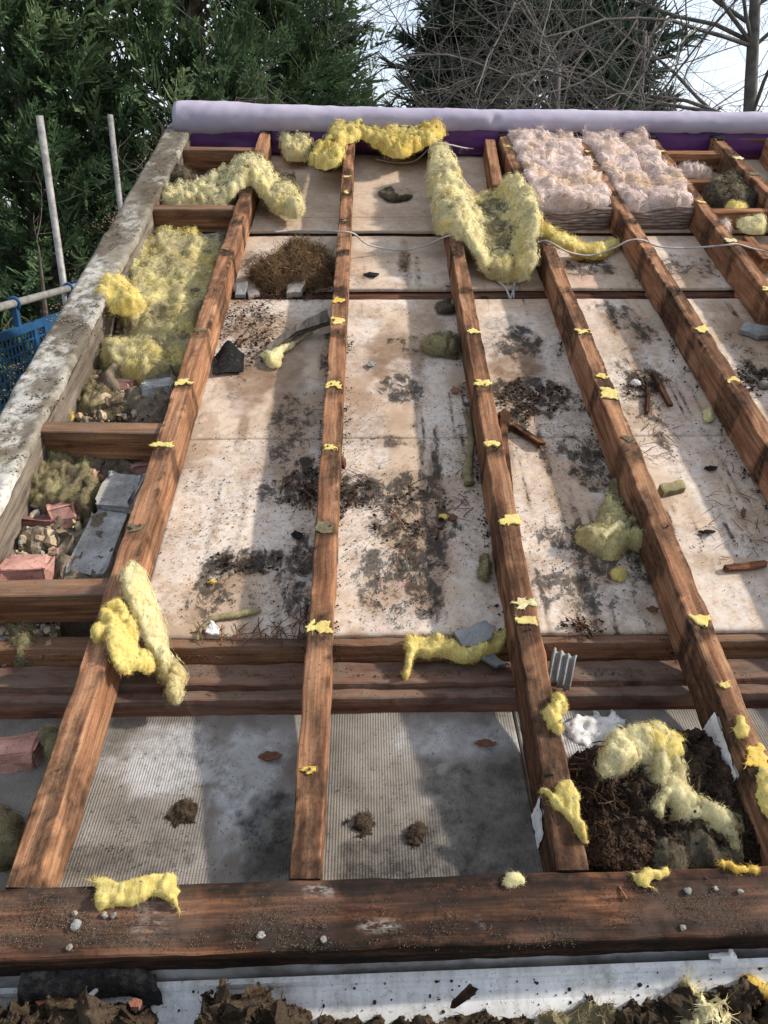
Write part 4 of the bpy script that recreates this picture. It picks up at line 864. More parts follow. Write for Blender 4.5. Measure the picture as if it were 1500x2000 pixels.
# walls below: front wall under the plate and the gable wall
def wall_box(name, lo, hi, parent, mat):
    c = (np.array(lo) + np.array(hi)) / 2; h = (np.array(hi) - np.array(lo)) / 2; V = np.array([[x, y, z] for x in (-1, 1) for y in (-1, 1) for z in (-1, 1)]) * h + c
    F = [(0, 1, 3, 2), (4, 6, 7, 5), (0, 4, 5, 1), (2, 3, 7, 6), (0, 2, 6, 4), (1, 5, 7, 3)]
    return place(name, V, F, MT[mat], parent, frame=I4)
def gable():
    g = root('gable_wall', (-0.70, 2.0, 0.0), frame=I4, label='crumbling gable wall of pink bricks and grey blocks beside the roof verge', cat='wall', kind='thing')
    # the wall body follows the slope 0.3 m below the rafter tops
    y0, y1 = 0.7, 3.66; zt = lambda y: BASE_Z + y * math.tan(PITCH) - 0.33
    V = [(x, y, z) for x in (-0.80, -0.53) for (y, z) in ((y0, 0.0), (y1, 0.0), (y1, zt(y1)), (y0, zt(y0)))]
    place('wall_core', np.array(V), [(0, 1, 2, 3), (7, 6, 5, 4), (0, 4, 5, 1), (3, 2, 6, 7), (0, 3, 7, 4), (1, 5, 6, 2)], MT['render'], g, frame=I4)
    return g
gw = gable()
hw = root('front_wall', (0.6, 1.0, 0.0), frame=I4, label='brick house wall below the eaves plate', cat='wall', kind='thing')
wall_box('wall_core', (-0.80, 0.86, 0.0), (2.3, 1.0, BASE_Z + 0.06), hw, 'render')
# the roots above live in the level frame; bricks of the gable are laid out in the roof frame
def brick_in(name, px, py, n, hx, hy, hz, mat, yaw=0, tilt=0, roll=0, jag=0.014):
    c = at3(px, py, n) - np.array([0, 0, hz]); cy, sy = math.cos(yaw), math.sin(yaw); x = np.array([cy, sy, 0]); y = np.array([-sy, cy, 0]); z = np.array([0, 0, 1.0])
    y, z = y * math.cos(tilt) + z * math.sin(tilt), z * math.cos(tilt) - y * math.sin(tilt); x, z = x * math.cos(roll) + z * math.sin(roll), z * math.cos(roll) - x * math.sin(roll)
    V, F = box_local(c, x, y, z, hx, hy, hz, jag=jag, seed=sd_()); W = (np.concatenate([V, np.ones((len(V), 1))], 1) @ ROOF_NP.T)[:, :3]
    place(name, W, F, MT[mat], gw)
T = -PITCH   # masonry stands level in the world
# (px, py, n of top, half sizes, material, yaw)
for a in [('block', 306, 752, -0.085, 0.045, 0.045, 0.09, 'block', 0.04), ('block', 408, 458, -0.09, 0.05, 0.05, 0.05, 'block', 0.05), ('block', 462, 316, -0.085, 0.045, 0.05, 0.05, 'block', 0.1), ('block', 300, 810, -0.14, 0.055, 0.05, 0.045, 'block', 0.0),
          ('brick', 228, 745, -0.11, 0.048, 0.035, 0.032, 'brick', 0.03), ('brick', 78, 1010, -0.11, 0.055, 0.036, 0.034, 'brick_dark', -0.12), ('brick', 120, 985, -0.09, 0.03, 0.034, 0.03, 'brick', 0.3), ('brick', 45, 1107, -0.075, 0.055, 0.036, 0.034, 'brick', 0.04), ('brick', 405, 326, -0.10, 0.045, 0.036, 0.034, 'brick_dark', 0.02), ('brick', 385, 352, -0.13, 0.05, 0.036, 0.034, 'brick_dark', -0.02),
          ('brick', -5, 1225, -0.12, 0.05, 0.036, 0.034, 'brick', 0.05), ('brick', 248, 628, -0.13, 0.05, 0.036, 0.034, 'brick_dark', 0.0), ('brick', 150, 925, -0.10, 0.05, 0.036, 0.034, 'brick', 0.1), ('brick', 20, 1460, -0.10, 0.05, 0.03, 0.02, 'brick', 0.1), ('brick', 285, 905, -0.12, 0.04, 0.03, 0.03, 'brick', 0.2), ('brick', 460, 380, -0.13, 0.05, 0.03, 0.03, 'brick', 0.0)]:
    brick_in(*a[:8], yaw=a[8], tilt=T + random.uniform(-0.08, 0.08), roll=random.uniform(-0.08, 0.08))
brick_in('block', 192, 1058, -0.095, 0.043, 0.105, 0.05, 'block', yaw=-0.03, tilt=-0.05, roll=0.03); brick_in('block', 234, 950, -0.078, 0.045, 0.06, 0.06, 'block', yaw=-0.06, tilt=0.02, roll=-0.03)
def rubble_bed():
    poly = np.array([[-0.80, 0.99], [-0.53, 0.99], [-0.49, 3.75], [-0.80, 3.75]])
    V, F, T_, Nn = heap(poly, 0.095, -0.218, 0.009, 0.04, 0.01, 16, 901, 0.9, bot=0.002, oct=5)
    W = (np.concatenate([V, np.ones((len(V), 1))], 1) @ ROOF_NP.T)[:, :3]
    place('rubble_bed', W, F, MT['rubble'], gw, smooth=True, kind='stuff')
rubble_bed()
def lump_in(px, py, n, r, mat, name='mortar_lump', squash=0.7):
    c = at3(px, py, n); v = ICO[3][0]; v = v * (1 + (fbm(v + random.random() * 40, 1.7, 4, sd_()) - 0.5) * 1.1)[:, None] * np.array([1, 1, squash]) * r + c
    W = (np.concatenate([v, np.ones((len(v), 1))], 1) @ ROOF_NP.T)[:, :3]; place(name, W, ICO[3][1], MT[mat], gw, smooth=False)
for a in [(195, 790, -.13, .045, 'mortar'), (230, 770, -.14, .03, 'mortar'), (222, 800, -.13, .02, 'stone'), (105, 960, -.115, .035, 'foam'), (135, 955, -.12, .02, 'foam'), (140, 1000, -.13, .04, 'mortar'), (80, 1060, -.14, .05, 'rubble'), (315, 720, -.13, .025, 'foam'), (295, 720, -.14, .03, 'mortar'), (60, 1040, -.14, .03, 'mortar'), (20, 1270, -.14, .04, 'stone'), (350, 440, -.12, .03, 'mortar'), (245, 520, -.12, .04, 'mortar'), (480, 300, -.11, .02, 'foam'), (478, 272, -.05, .022, 'foam'), (265, 1000, -.1, .014, 'foam')]:
    lump_in(*a)

def rubble_chunks(count, rmin, rmax, mat, seed, name, blobs):
    r = np.random.default_rng(seed); v0, f0 = ICO[1]; vv = []; ff = []
    for q in range(count):
        x, y, rx, ry = blobs[r.integers(len(blobs))]; t = r.random() * 6.283; d = r.random() ** 0.5; rr = rmin + (rmax - rmin) * r.random() ** 2.5; p = at3(x + math.cos(t) * d * rx, y + math.sin(t) * d * ry, -0.135 + r.uniform(-0.01, 0.025)); p[0] = min(max(p[0], -0.80), -0.53); v = v0 * (1 + r.uniform(-0.35, 0.35, (len(v0), 1))) * rr * r.uniform(0.5, 1.2, 3) + p; vv.append(v); ff += [tuple(i + q * len(v0) for i in f) for f in f0]
    V = np.concatenate(vv); W = (np.concatenate([V, np.ones((len(V), 1))], 1) @ ROOF_NP.T)[:, :3]; place(name, W, ff, MT[mat], gw, kind='stuff')
GBL = [(110, 950, 90, 90), (200, 780, 80, 50), (60, 1060, 60, 60), (60, 1230, 60, 60), (150, 1150, 40, 30), (330, 440, 60, 30), (400, 330, 70, 40), (230, 620, 60, 40)]
rubble_chunks(900, 0.003, 0.017, 'mortar', 71, 'mortar_rubble', GBL); rubble_chunks(500, 0.003, 0.014, 'rubble', 72, 'dirt_rubble', GBL); rubble_chunks(160, 0.004, 0.016, 'brick', 73, 'brick_rubble', GBL); rubble_chunks(220, 0.004, 0.014, 'block', 74, 'grey_rubble', GBL)
wool('wool_mat', [(140, 740), (200, 730), (245, 760), (255, 800), (200, 815), (135, 800)], -0.12, 0.02, 'dirty', base=-0.135, fw=0.0006, fib=1500, flen=0.025, ragged=0.03, torn=0.9, label='thin dirty wool felted over the gable rubble by the pink brick', cat='insulation')
# ------------------------------------------------------------------ membrane rolled along the ridge
def roll():
    a = at3(347, 232, 0.035); b = at3(1500, 244, 0.035); nu = 240; ns = 40; u = np.linspace(a[0], 2.3, nu); V = []
    cs = a[1] + (b[1] - a[1]) * (u - a[0]) / (b[0] - a[0]); ang = np.linspace(0, 2 * np.pi, ns, endpoint=False)
    for i in range(nu):
        t = (u[i] - u[0]) / (u[-1] - u[0]); rad = 0.057 + 0.018 * math.exp(-(t * 7) ** 2) - 0.003 * t
        P = np.stack([np.full(ns, u[i] * 3), np.cos(ang) * 0.4, np.sin(ang) * 0.4], 1); rr = rad * (1 + 0.30 * (fbm(P, 1.1, 3, 5) - 0.5) + 0.05 * (fbm(P * np.array([3, 1, 1]), 2.2, 2, 8) - 0.5) + 0.09 * np.abs(2 * fbm(P * np.array([2.2, 1.2, 1.2]) + ang[:, None] * 0.35, 2.0, 3, 18) - 1))
        dent = 0.012 * math.exp(-((u[i] - 0.62) / 0.02) ** 2) * np.maximum(np.cos(ang - 2.6), 0) ** 4
        V.append(np.stack([np.full(ns, u[i]) + (0.01 * np.cos(ang) if i == 0 else 0), cs[i] + np.cos(ang) * (rr - dent), 0.035 + np.sin(ang) * (rr - dent)], 1))
    V = np.concatenate(V); F = [(i * ns + j, (i + 1) * ns + j, (i + 1) * ns + (j + 1) % ns, i * ns + (j + 1) % ns) for i in range(nu - 1) for j in range(ns)]
    # hollow end: second wall a little inside and a spiral inner turn
    k = len(V); e = V[:ns]; c = e.mean(0); parts = [V]
    for q, (f, du) in enumerate(((0.93, 0.004), (0.90, 0.05), (0.0, 0.05))): parts.append(c + (e - c) * f + [du, 0, 0])
    V = np.concatenate(parts); rings = [0, k, k + ns, k + 2 * ns]
    for r0, r1 in zip(rings[:-1], rings[1:]): F += [(r0 + (j + 1) % ns, r1 + (j + 1) % ns, r1 + j, r0 + j) for j in range(ns)]
    r = root('membrane_roll', np.array([0.6, cs.mean(), 0.0]), label='pale lilac breather membrane rolled along the ridge', cat='membrane roll')
    place('roll', V, F, MT['membrane'], r, smooth=True)
    # loose sheet hanging below the roll towards the rafters
    uu = np.linspace(u[0] + 0.02, 2.3, 160); tt = np.linspace(0, 1, 9); gx, gt = np.meshgrid(uu, tt, indexing='ij'); P = np.stack([gx.ravel(), gt.ravel()], 1); s0 = np.interp(gx.ravel(), u, cs)
    s = s0 - 0.045 - 0.03 * np.sin(gt.ravel() * 2.0) + (fbm(P, 7, 3, 4) - 0.5) * 0.02; n = 0.015 - 0.105 * gt.ravel()
    V = np.stack([gx.ravel(), s, n], 1); k = len(V); Fg = grid_faces(160, 9); V2 = np.concatenate([V, V + [0, 0.0012, 0]]); place('hanging_sheet', V2, np.concatenate([Fg, Fg[:, ::-1] + k]), MT['purple'], r, smooth=True)
roll()
def far_slope():
    xs = np.linspace(-0.95, 2.3, 30); ts = np.linspace(0, 1, 16); gx, gt = np.meshgrid(xs, ts, indexing='ij'); y = 3.70 + 3.2 * gt.ravel(); z = BASE_Z + 3.98 * sp - 0.02 - 3.2 * gt.ravel() * math.tan(PITCH) - 0.03; V = to_roof(np.stack([gx.ravel(), y, z], 1)); k = len(V); g = grid_faces(30, 16)
    place('far_slope_membrane', np.concatenate([V, V - [0, 0, 0.004]]), np.concatenate([g, g[:, ::-1] + k]), MT['membrane'], roof)
far_slope()

# ------------------------------------------------------------------ glass wool: torn mats, strips and tufts
DR = lambda P: base_drape(P)
wool('torn_wool', [(618, 222), (655, 226), (690, 240), (750, 240), (800, 238), (855, 246), (862, 266), (815, 280), (770, 292), (715, 262), (680, 275), (655, 312), (615, 310), (610, 290), (650, 262), (640, 240)], 0.02, 0.045, 'yellow', base=lambda P: np.maximum(base_drape(P, -0.02, 0.09), -0.02), fib=3200, edge=0.03, ragged=0.02, torn=0.9, fw=0.0006, label='bright yellow torn wool strip lying over two rafter tops against the lilac membrane', cat='insulation')
wool('wool_tuft', [(535, 248), (552, 250), (570, 268), (598, 262), (606, 290), (590, 306), (560, 304), (552, 285), (538, 275)], -0.05, 0.06, 'pale', fib=1300, edge=0.025, base=-0.07, fw=0.0006, label='pale yellow wool tuft under the membrane beside the second rafter top', cat='insulation')
wool('wool_tuft', [(612, 285), (640, 280), (655, 300), (640, 318), (615, 312)], -0.06, 0.05, 'grime', fib=800, edge=0.02, base=-0.09, fw=0.0006, label='sooty end of wool hanging below the bright yellow ridge strip', cat='insulation')
wool('draped_wool', [(318, 372), (345, 352), (400, 350), (430, 332), (480, 326), (520, 335), (548, 352), (585, 378), (580, 400), (545, 398), (510, 380), (480, 372), (440, 388), (390, 392), (340, 392)], -0.01, 0.055, 'pale', base=lambda P: base_drape(P, -0.06, 0.09), fib=3600, flen=0.03, edge=0.03, ragged=0.022, torn=0.9, fw=0.0006, label='pale torn wool strip draped over the leftmost rafter near the ridge', cat='insulation')
wool('wool_tuft', [(535, 352), (575, 358), (590, 392), (560, 402), (520, 396)], -0.08, 0.035, 'dirty', base=-0.09, fib=1100, edge=0.02, fw=0.0006, label='dirty frayed wool end on the board right of the pale draped strip', cat='insulation')
wool('wool_tuft', [(318, 318), (345, 320), (372, 340), (360, 358), (330, 350), (312, 335)], -0.03, 0.04, 'grime', fib=1300, flen=0.03, base=-0.06, fw=0.0006, label='grey grimy wool tuft on the inner edge of the cement verge', cat='insulation')
wool('wool_mat', [(275, 462), (330, 450), (400, 456), (432, 480), (425, 520), (410, 560), (395, 600), (385, 650), (360, 690), (330, 712), (290, 722), (230, 712), (192, 680), (215, 655), (250, 630), (240, 605), (195, 578), (190, 555), (225, 550), (255, 560), (235, 520), (255, 490)], -0.07, 0.075, 'olive', base=-0.135, res=0.0065, fib=11000, flen=0.032, edge=0.035, freq=13, ragged=0.032, lump=0.8, torn=0.8, fw=0.0006, label='large pale yellow wool mat filling the gable ladder beside the cement verge', cat='insulation')
wool('wool_tuft', [(300, 448), (340, 436), (385, 440), (380, 458), (330, 462)], -0.08, 0.04, 'yellow', base=-0.12, fib=900, fw=0.0006, label='crumbly yellow wool at the top end of the large gable mat', cat='insulation')
wool('wool_tuft', [(110, 790), (128, 786), (142, 800), (130, 810), (112, 808)], -0.09, 0.03, 'orange', base=-0.12, fib=350, label='small bright yellow wool tuft in the gable rubble above a noggin', cat='insulation')
wool('wool_mat', [(30, 900), (70, 880), (120, 880), (180, 905), (190, 945), (170, 985), (110, 975), (60, 980), (35, 950)], -0.08, 0.05, 'dirty', base=-0.13, fib=2600, edge=0.03, label='dirty olive wool heap on the gable bricks below the third noggin', cat='insulation')
wool('wool_tuft', [(150, 750), (190, 738), (215, 760), (200, 790), (165, 790)], -0.10, 0.04, 'dirty', base=-0.14, fib=1200, label='dirty wool tuft beside the pink brick in the gable', cat='insulation')
wool('wool_tuft', [(10, 1190), (70, 1200), (90, 1250), (30, 1290), (5, 1250)], -0.1, 0.05, 'dirty', base=-0.15, fib=900, label='dirty wool heap under the lowest gable noggin', cat='insulation')
wool('wool_mat', [(838, 335), (858, 318), (880, 335), (888, 368), (915, 385), (955, 368), (1000, 372), (1030, 410), (1045, 445), (1040, 500), (1040, 535), (1010, 520), (975, 515), (930, 505), (895, 490), (860, 455), (845, 400)], -0.03, 0.055, 'pale', base=lambda P: base_drape(P, -0.098, 0.11), res=0.0055, fib=6500, flen=0.03, edge=0.03, freq=18, ragged=0.03, torn=0.9,  fw=0.0006, label='pale ragged wool mat spread across two rafters in the middle of the roof', cat='insulation')
wool('wool_tuft', [(935, 400), (985, 395), (1015, 420), (1010, 470), (970, 490), (930, 470)], -0.05, 0.014, 'dirty', base=lambda P: base_drape(P, -0.048, 0.09), fib=1600, freq=30, ragged=0.045, edge=0.04, fw=0.0006, label='dark dirty wool patch in the middle of the pale ragged mat', cat='insulation')
wool_rope('wool_curl', [(985, 358, -0.045, 0.012), (1003, 372, -0.03, 0.022), (1015, 395, -0.02, 0.026), (1035, 415, -0.005, 0.022), (1052, 432, 0.002, 0.012)], 'orange', fib=900, fw=0.0006, label='bright orange-yellow wool curl on the edge of the pale ragged mat', cat='insulation')
wool_rope('wool_strip', [(1030, 475, -0.04, 0.022), (1060, 452, 0.0, 0.024), (1095, 470, -0.03, 0.03), (1135, 490, -0.09, 0.034), (1170, 490, -0.095, 0.03), (1203, 472, -0.09, 0.014)], 'yellow', fib=2600, flen=0.03, noise=0.016, flat=0.7, fw=0.0006, label='yellow wool strip hanging over a rafter with its end on a ceiling board', cat='insulation')
wool('wool_strip', [(256, 1170), (272, 1146), (295, 1154), (312, 1195), (318, 1230), (328, 1256), (346, 1275), (354, 1292), (350, 1312), (344, 1338), (335, 1348), (324, 1338), (322, 1318), (310, 1305), (302, 1285), (290, 1262), (277, 1240), (263, 1210), (255, 1188)], -0.05, 0.042, 'pale', base=lambda P: base_drape(P, -0.10, 0.09), res=0.0035, edge=0.016, fib=2200, flen=0.014, ragged=0.005, freq=30, torn=0.35, label='long rolled pale yellow wool strip leaning against the leftmost rafter', cat='insulation')
wool('draped_wool', [(205, 1238), (233, 1203), (260, 1217), (265, 1247), (267, 1270), (283, 1268), (294, 1283), (283, 1301), (263, 1308), (247, 1318), (230, 1313), (222, 1297), (218, 1267), (200, 1270)], -0.03, 0.028, 'yellow', base=lambda P: base_drape(P, -0.085, 0.10), res=0.0035, edge=0.009, fib=2200, flen=0.014, ragged=0.008, freq=30, torn=0.8, label='bright yellow wool tuft draped off the leftmost rafter near the wall plates', cat='insulation')
wool('wool_strip', [(792, 1253), (808, 1248), (843, 1240), (867, 1243), (888, 1256), (899, 1269), (917, 1272), (939, 1256), (944, 1243), (960, 1237), (988, 1232), (985, 1255), (965, 1268), (940, 1280), (910, 1290), (885, 1282), (860, 1272), (835, 1278), (812, 1280), (800, 1310), (788, 1318), (797, 1275)], -0.10, 0.022, 'yellow', base=-0.112, res=0.0035, edge=0.008, fib=2800, flen=0.016, ragged=0.009, freq=30, torn=0.8, label='frayed yellow wool strip lying along the wall plate between two rafters', cat='insulation')
wool('wool_mass', [(1167, 1487), (1180, 1441), (1212, 1425), (1244, 1420), (1287, 1415), (1311, 1439), (1327, 1476), (1340, 1503), (1348, 1540), (1380, 1567), (1420, 1596), (1449, 1620), (1444, 1650), (1457, 1684), (1436, 1687), (1407, 1660), (1375, 1633), (1335, 1620), (1321, 1593), (1303, 1567), (1288, 1597), (1273, 1585), (1284, 1545), (1271, 1511), (1249, 1497), (1228, 1503), (1201, 1519), (1177, 1521)], -0.055, 0.062, 'pale', base=-0.085, res=0.004, fib=6500, flen=0.022, edge=0.028, freq=16, ragged=0.008, lump=0.7, torn=0.6, label='big pale yellow wool mass curling over brown soil between the right-hand rafters', cat='insulation')
wool('wool_tuft', [(1240, 1425), (1285, 1418), (1322, 1440), (1325, 1475), (1290, 1480), (1255, 1460)], -0.045, 0.02, 'yellow', base=-0.045, fib=1100, label='yellower tuft on top of the big pale wool mass', cat='insulation')
wool('wool_scrap', [(170, 1717), (207, 1717), (233, 1725), (267, 1720), (300, 1710), (340, 1708), (343, 1730), (355, 1740), (347, 1753), (352, 1780), (330, 1763), (300, 1750), (280, 1762), (253, 1770), (227, 1772), (190, 1778), (183, 1760), (193, 1733)], 0.004, 0.009, 'yellow', base=0.002, res=0.003, edge=0.005, torn=1.4, fib=1100, flen=0.012, ragged=0.005, freq=35, label='flat yellow wool scrap lying on the dark eaves board', cat='insulation')
wool('wool_tuft', [(1128, 1045), (1165, 1030), (1180, 985), (1200, 985), (1215, 1020), (1250, 1015), (1268, 1040), (1255, 1072), (1225, 1072), (1195, 1088), (1150, 1075)], -0.09, 0.05, 'olive', base=-0.10, torn=1.0, fib=2600, flen=0.024, edge=0.025, label='olive wool tuft leaning on a rafter foot among black mould', cat='insulation')
wool_rope('wool_curl', [(1178, 1048, -0.06, 0.008), (1195, 1035, -0.055, 0.009), (1212, 1022, -0.055, 0.012)], 'pale', fib=300, noise=0.003, label='small pale curl standing on the olive wool tuft', cat='insulation')
wool('wool_tuft', [(1195, 945), (1212, 950), (1215, 985), (1195, 985)], -0.09, 0.03, 'dirty', base=-0.10, fib=600, label='thin olive wool wisp above the olive tuft beside a rafter', cat='insulation')
wool_rope('wool_strip', [(908, 803, -0.10, 0.005), (918, 835, -0.10, 0.007), (920, 880, -0.10, 0.008), (912, 920, -0.10, 0.010), (915, 945, -0.10, 0.011)], 'dirty', noise=0.004, fib=700, flen=0.012, label='thin olive wool string at the foot of the middle-right rafter', cat='insulation')
wool('wool_tuft', [(942, 1092), (958, 1088), (960, 1115), (945, 1128)], -0.09, 0.03, 'dirty', base=-0.10, fib=400, label='small olive tuft hanging on the lower side of the middle-right rafter', cat='insulation')
wool('wool_tuft', [(825, 668), (860, 655), (893, 665), (890, 695), (860, 690), (835, 688)], -0.09, 0.03, 'dirty', base=-0.10, fib=900, fw=0.0006, label='small grey-yellow tuft on a stained board left of a rafter', cat='insulation')
wool('wool_tuft', [(852, 592), (880, 586), (884, 604), (858, 606)], -0.09, 0.02, 'grime', base=-0.10, fib=350, fw=0.0006, label='tiny grimy tuft under the long open ceiling joint', cat='insulation')
wool('wool_tuft', [(742, 372), (765, 366), (775, 380), (805, 378), (800, 386), (760, 390)], -0.09, 0.016, 'grime', base=-0.10, fib=500, fw=0.0006, label='small grey wool wisp alone on a clean board near the ridge', cat='insulation')
wool('wool_tuft', [(1375, 372), (1400, 352), (1440, 345), (1490, 358), (1500, 385), (1450, 398), (1395, 396)], -0.05, 0.05, 'grime', base=-0.08, fib=2400, flen=0.024, fw=0.0006, label='grey-brown grimy wool heap between noggins at the right edge', cat='insulation')
wool('wool_tuft', [(1425, 395), (1455, 398), (1450, 408), (1428, 408)], -0.03, 0.025, 'yellow', base=-0.05, fib=400, fw=0.0006, label='small yellow wool tuft below the grimy heap at the right edge', cat='insulation')
wool('wool_tuft', [(1445, 428), (1475, 422), (1498, 432), (1490, 448), (1455, 445)], -0.04, 0.03, 'pale', base=-0.06, fib=600, fw=0.0006, label='pale wool tuft near the cable at the right edge', cat='insulation')
wool('wool_tuft', [(1376, 800), (1390, 796), (1396, 812), (1382, 818)], -0.09, 0.025, 'pale', base=-0.10, fib=300, label='tiny pale wool ball on a clean board between the right rafters', cat='insulation')
wool('wool_tuft', [(1195, 1112), (1215, 1108), (1222, 1122), (1205, 1130)], -0.09, 0.015, 'yellow', base=-0.10, fib=250, label='tiny yellow scrap on a mouldy board below the olive tuft', cat='insulation')
wool('wool_tuft', [(62, 1412), (95, 1404), (118, 1420), (112, 1462), (90, 1480), (80, 1450), (65, 1432)], -0.09, 0.04, 'dirty', base=-0.12, fib=900, label='olive wool tuft left of the leftmost rafter above the soffit', cat='insulation')
wool('wool_mass', [(-20, 1565), (20, 1580), (40, 1640), (20, 1690), (-30, 1680)], -0.07, 0.05, 'dirty', base=-0.10, fib=1300, label='olive wool lump cut by the left edge above the eaves board', cat='insulation')
wool('draped_wool', [(1062, 1392), (1078, 1372), (1108, 1362), (1098, 1400), (1095, 1440), (1072, 1425)], -0.0, 0.022, 'yellow', base=lambda P: base_drape(P, -0.03, 0.04), res=0.003, ragged=0.012, freq=45, torn=0.9, edge=0.014, fib=900, flen=0.012, label='yellow wool flap on the side of the rafter beside the white plaster patch', cat='insulation')
wool('draped_wool', [(1055, 1542), (1085, 1550), (1105, 1525), (1130, 1560), (1136, 1640), (1118, 1610), (1085, 1580)], 0.002, 0.012, 'yellow', base=lambda P: base_drape(P, -0.03, 0.03), res=0.003, ragged=0.012, freq=45, torn=0.9, edge=0.012, fib=1100, flen=0.012, label='thin yellow wool layer stuck over the lower end of a rafter', cat='insulation')
wool('draped_wool', [(1475, 1510), (1500, 1500), (1530, 1560), (1530, 1610), (1495, 1590)], 0.002, 0.016, 'yellow', base=lambda P: base_drape(P, -0.02, 0.04), res=0.003, ragged=0.012, freq=45, torn=0.9, fib=600, flen=0.012, label='yellow wool stuck on a rafter cut by the right edge', cat='insulation')
wool('draped_wool', [(1438, 1412), (1452, 1408), (1455, 1440), (1440, 1442)], 0.002, 0.012, 'yellow', base=lambda P: base_drape(P, -0.02, 0.04), res=0.003, ragged=0.012, freq=45, torn=0.9, fib=300, flen=0.012, label='small yellow scrap on the rightmost rafter above the soil', cat='insulation')
wool('wool_scrap', [(1240, 1705), (1290, 1698), (1300, 1712), (1275, 1722), (1285, 1745), (1260, 1730), (1245, 1722)], 0.003, 0.008, 'yellow', base=0.002, res=0.003, freq=50, edge=0.01, fib=450, ragged=0.013, flen=0.009, label='thin yellow wool smear on the eaves board below the soil heap', cat='insulation')
wool('wool_scrap', [(1410, 1692), (1480, 1690), (1478, 1712), (1440, 1706)], 0.003, 0.008, 'orange', base=0.002, res=0.003, freq=50, edge=0.01, fib=350, ragged=0.013, flen=0.009, label='orange-yellow smear at the right end of the eaves board', cat='insulation')
wool('wool_scrap', [(995, 1712), (1025, 1708), (1022, 1722), (998, 1730)], 0.003, 0.006, 'pale', base=0.002, res=0.003, freq=50, edge=0.01, fib=250, ragged=0.013, flen=0.009, label='small pale wool smear on the middle of the eaves board', cat='insulation')
wool_rope('wool_strip', [(385, 1250, -0.10, 0.003), (395, 1225, -0.10, 0.004), (420, 1208, -0.10, 0.005), (465, 1200, -0.10, 0.006), (510, 1192, -0.10, 0.005)], 'dirty', noise=0.0025, fib=300, flen=0.01, label='thin curved wool string across a ceiling board above the wall plate', cat='insulation')
wool('wool_tuft', [(183, 568), (212, 545), (248, 552), (278, 572), (268, 600), (235, 606), (205, 590)], -0.01, 0.035, 'yellow', base=-0.03, fw=0.0006, fib=1600, flen=0.028, ragged=0.02, torn=0.9, label='bright yellow fluffy wool end resting on the edge of the cement verge', cat='insulation')
# pink-white mineral wool quilts
def quilt(il, ir, s0, s1, n, H, label, fold=None):
    ul = lambda s: RLINE[il][0] + RLINE[il][1] * s + 0.026; ur = lambda s: RLINE[ir][0] + RLINE[ir][1] * s - 0.026
    q = root('wool_quilt', ((ul(s0) + ur(s0)) / 2, s0, n), label=label, cat='insulation', group='pinkish mineral wool quilts')
    ss = np.linspace(s0, s1, 14); poly = np.array([[ul(s), s] for s in ss] + [[ur(s), s + 0.02 * math.sin(s * 9)] for s in ss[::-1]]); sd = sd_()
    V, F, T_, Nn = heap(poly, H, n, 0.006, 0.010, 0.005, 11, sd, 0.42, pw=0.35, torn=0.28)
    if fold is not None:      # a crease down the middle
        for A in (V, T_): um = ul(A[:, 1]) * 0.38 + ur(A[:, 1]) * 0.62; A[:, 2] -= np.where(A[:, 2] > n + 0.01, 0.045 * np.exp(-((A[:, 0] - um) / 0.018) ** 2) * sstep(s0 + 0.08, s0 + 0.25, A[:, 1]), 0)
    kq = len(T_); Fq = F[(F < kq).all(1)]; fuzz = (T_ + Nn * 0.009 * (0.5 + fbm(T_, 50, 2, 5))[:, None], Fq); nv = len(V)
    V, F, A = merge_shade([(V, F), fuzz, fibres(T_, Nn, 8000, 0.035, 0.0006, sd, flat=0.93, swirl=9.0, jit=0.3), locks(T_, Nn, 4000, 0.05, 0.0012, sd + 2, lift=0.02, swirl=8.0, jit=0.3), fibres(T_, Nn, 500, 0.03, 0.0003, sd + 1, flat=0.75, swirl=8.0)]); A['shell'] = np.zeros(len(V)); A['shell'][nv:nv + kq] = 0.43; place('quilt_top', V, F, MT['pink'], q, smooth=True, attrs=A)
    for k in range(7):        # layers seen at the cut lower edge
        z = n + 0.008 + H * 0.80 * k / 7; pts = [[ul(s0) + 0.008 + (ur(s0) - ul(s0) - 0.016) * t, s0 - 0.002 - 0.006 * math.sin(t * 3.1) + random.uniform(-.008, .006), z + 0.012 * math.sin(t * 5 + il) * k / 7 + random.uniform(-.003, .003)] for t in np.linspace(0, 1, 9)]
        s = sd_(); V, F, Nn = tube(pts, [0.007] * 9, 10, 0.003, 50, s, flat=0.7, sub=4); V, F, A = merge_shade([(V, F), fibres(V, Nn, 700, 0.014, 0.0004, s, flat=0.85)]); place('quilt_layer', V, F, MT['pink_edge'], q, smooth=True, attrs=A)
quilt(3, 4, 2.965, 3.86, -0.099, 0.098, 'pinkish-white layered wool quilt between the rafters beside the pale ragged mat')
quilt(4, 5, 2.985, 3.88, -0.099, 0.100, 'pinkish-white layered wool quilt, the right one of the two, folded down its middle', fold=1)
wool('wool_tuft', [(1305, 312), (1335, 315), (1372, 322), (1390, 342), (1360, 340), (1330, 335)], -0.08, 0.035, 'pink', base=-0.1, fib=900, fw=0.0006, label='pinkish wool wisp right of the folded quilt under a noggin', cat='insulation')
wool('wool_tuft', [(1395, 405), (1415, 410), (1432, 440), (1420, 450), (1402, 430)], -0.06, 0.03, 'pink', base=-0.09, fib=600, fw=0.0006, label='small pinkish wool scrap below the right-hand noggins', cat='insulation')
wool('wool_tuft', [(870, 268), (900, 258), (945, 262), (950, 285), (900, 290), (872, 286)], -0.07, 0.05, 'pink', base=-0.09, fib=1100, fw=0.0006, label='dull pink wool tuft under the membrane between two rafter tops', cat='insulation')
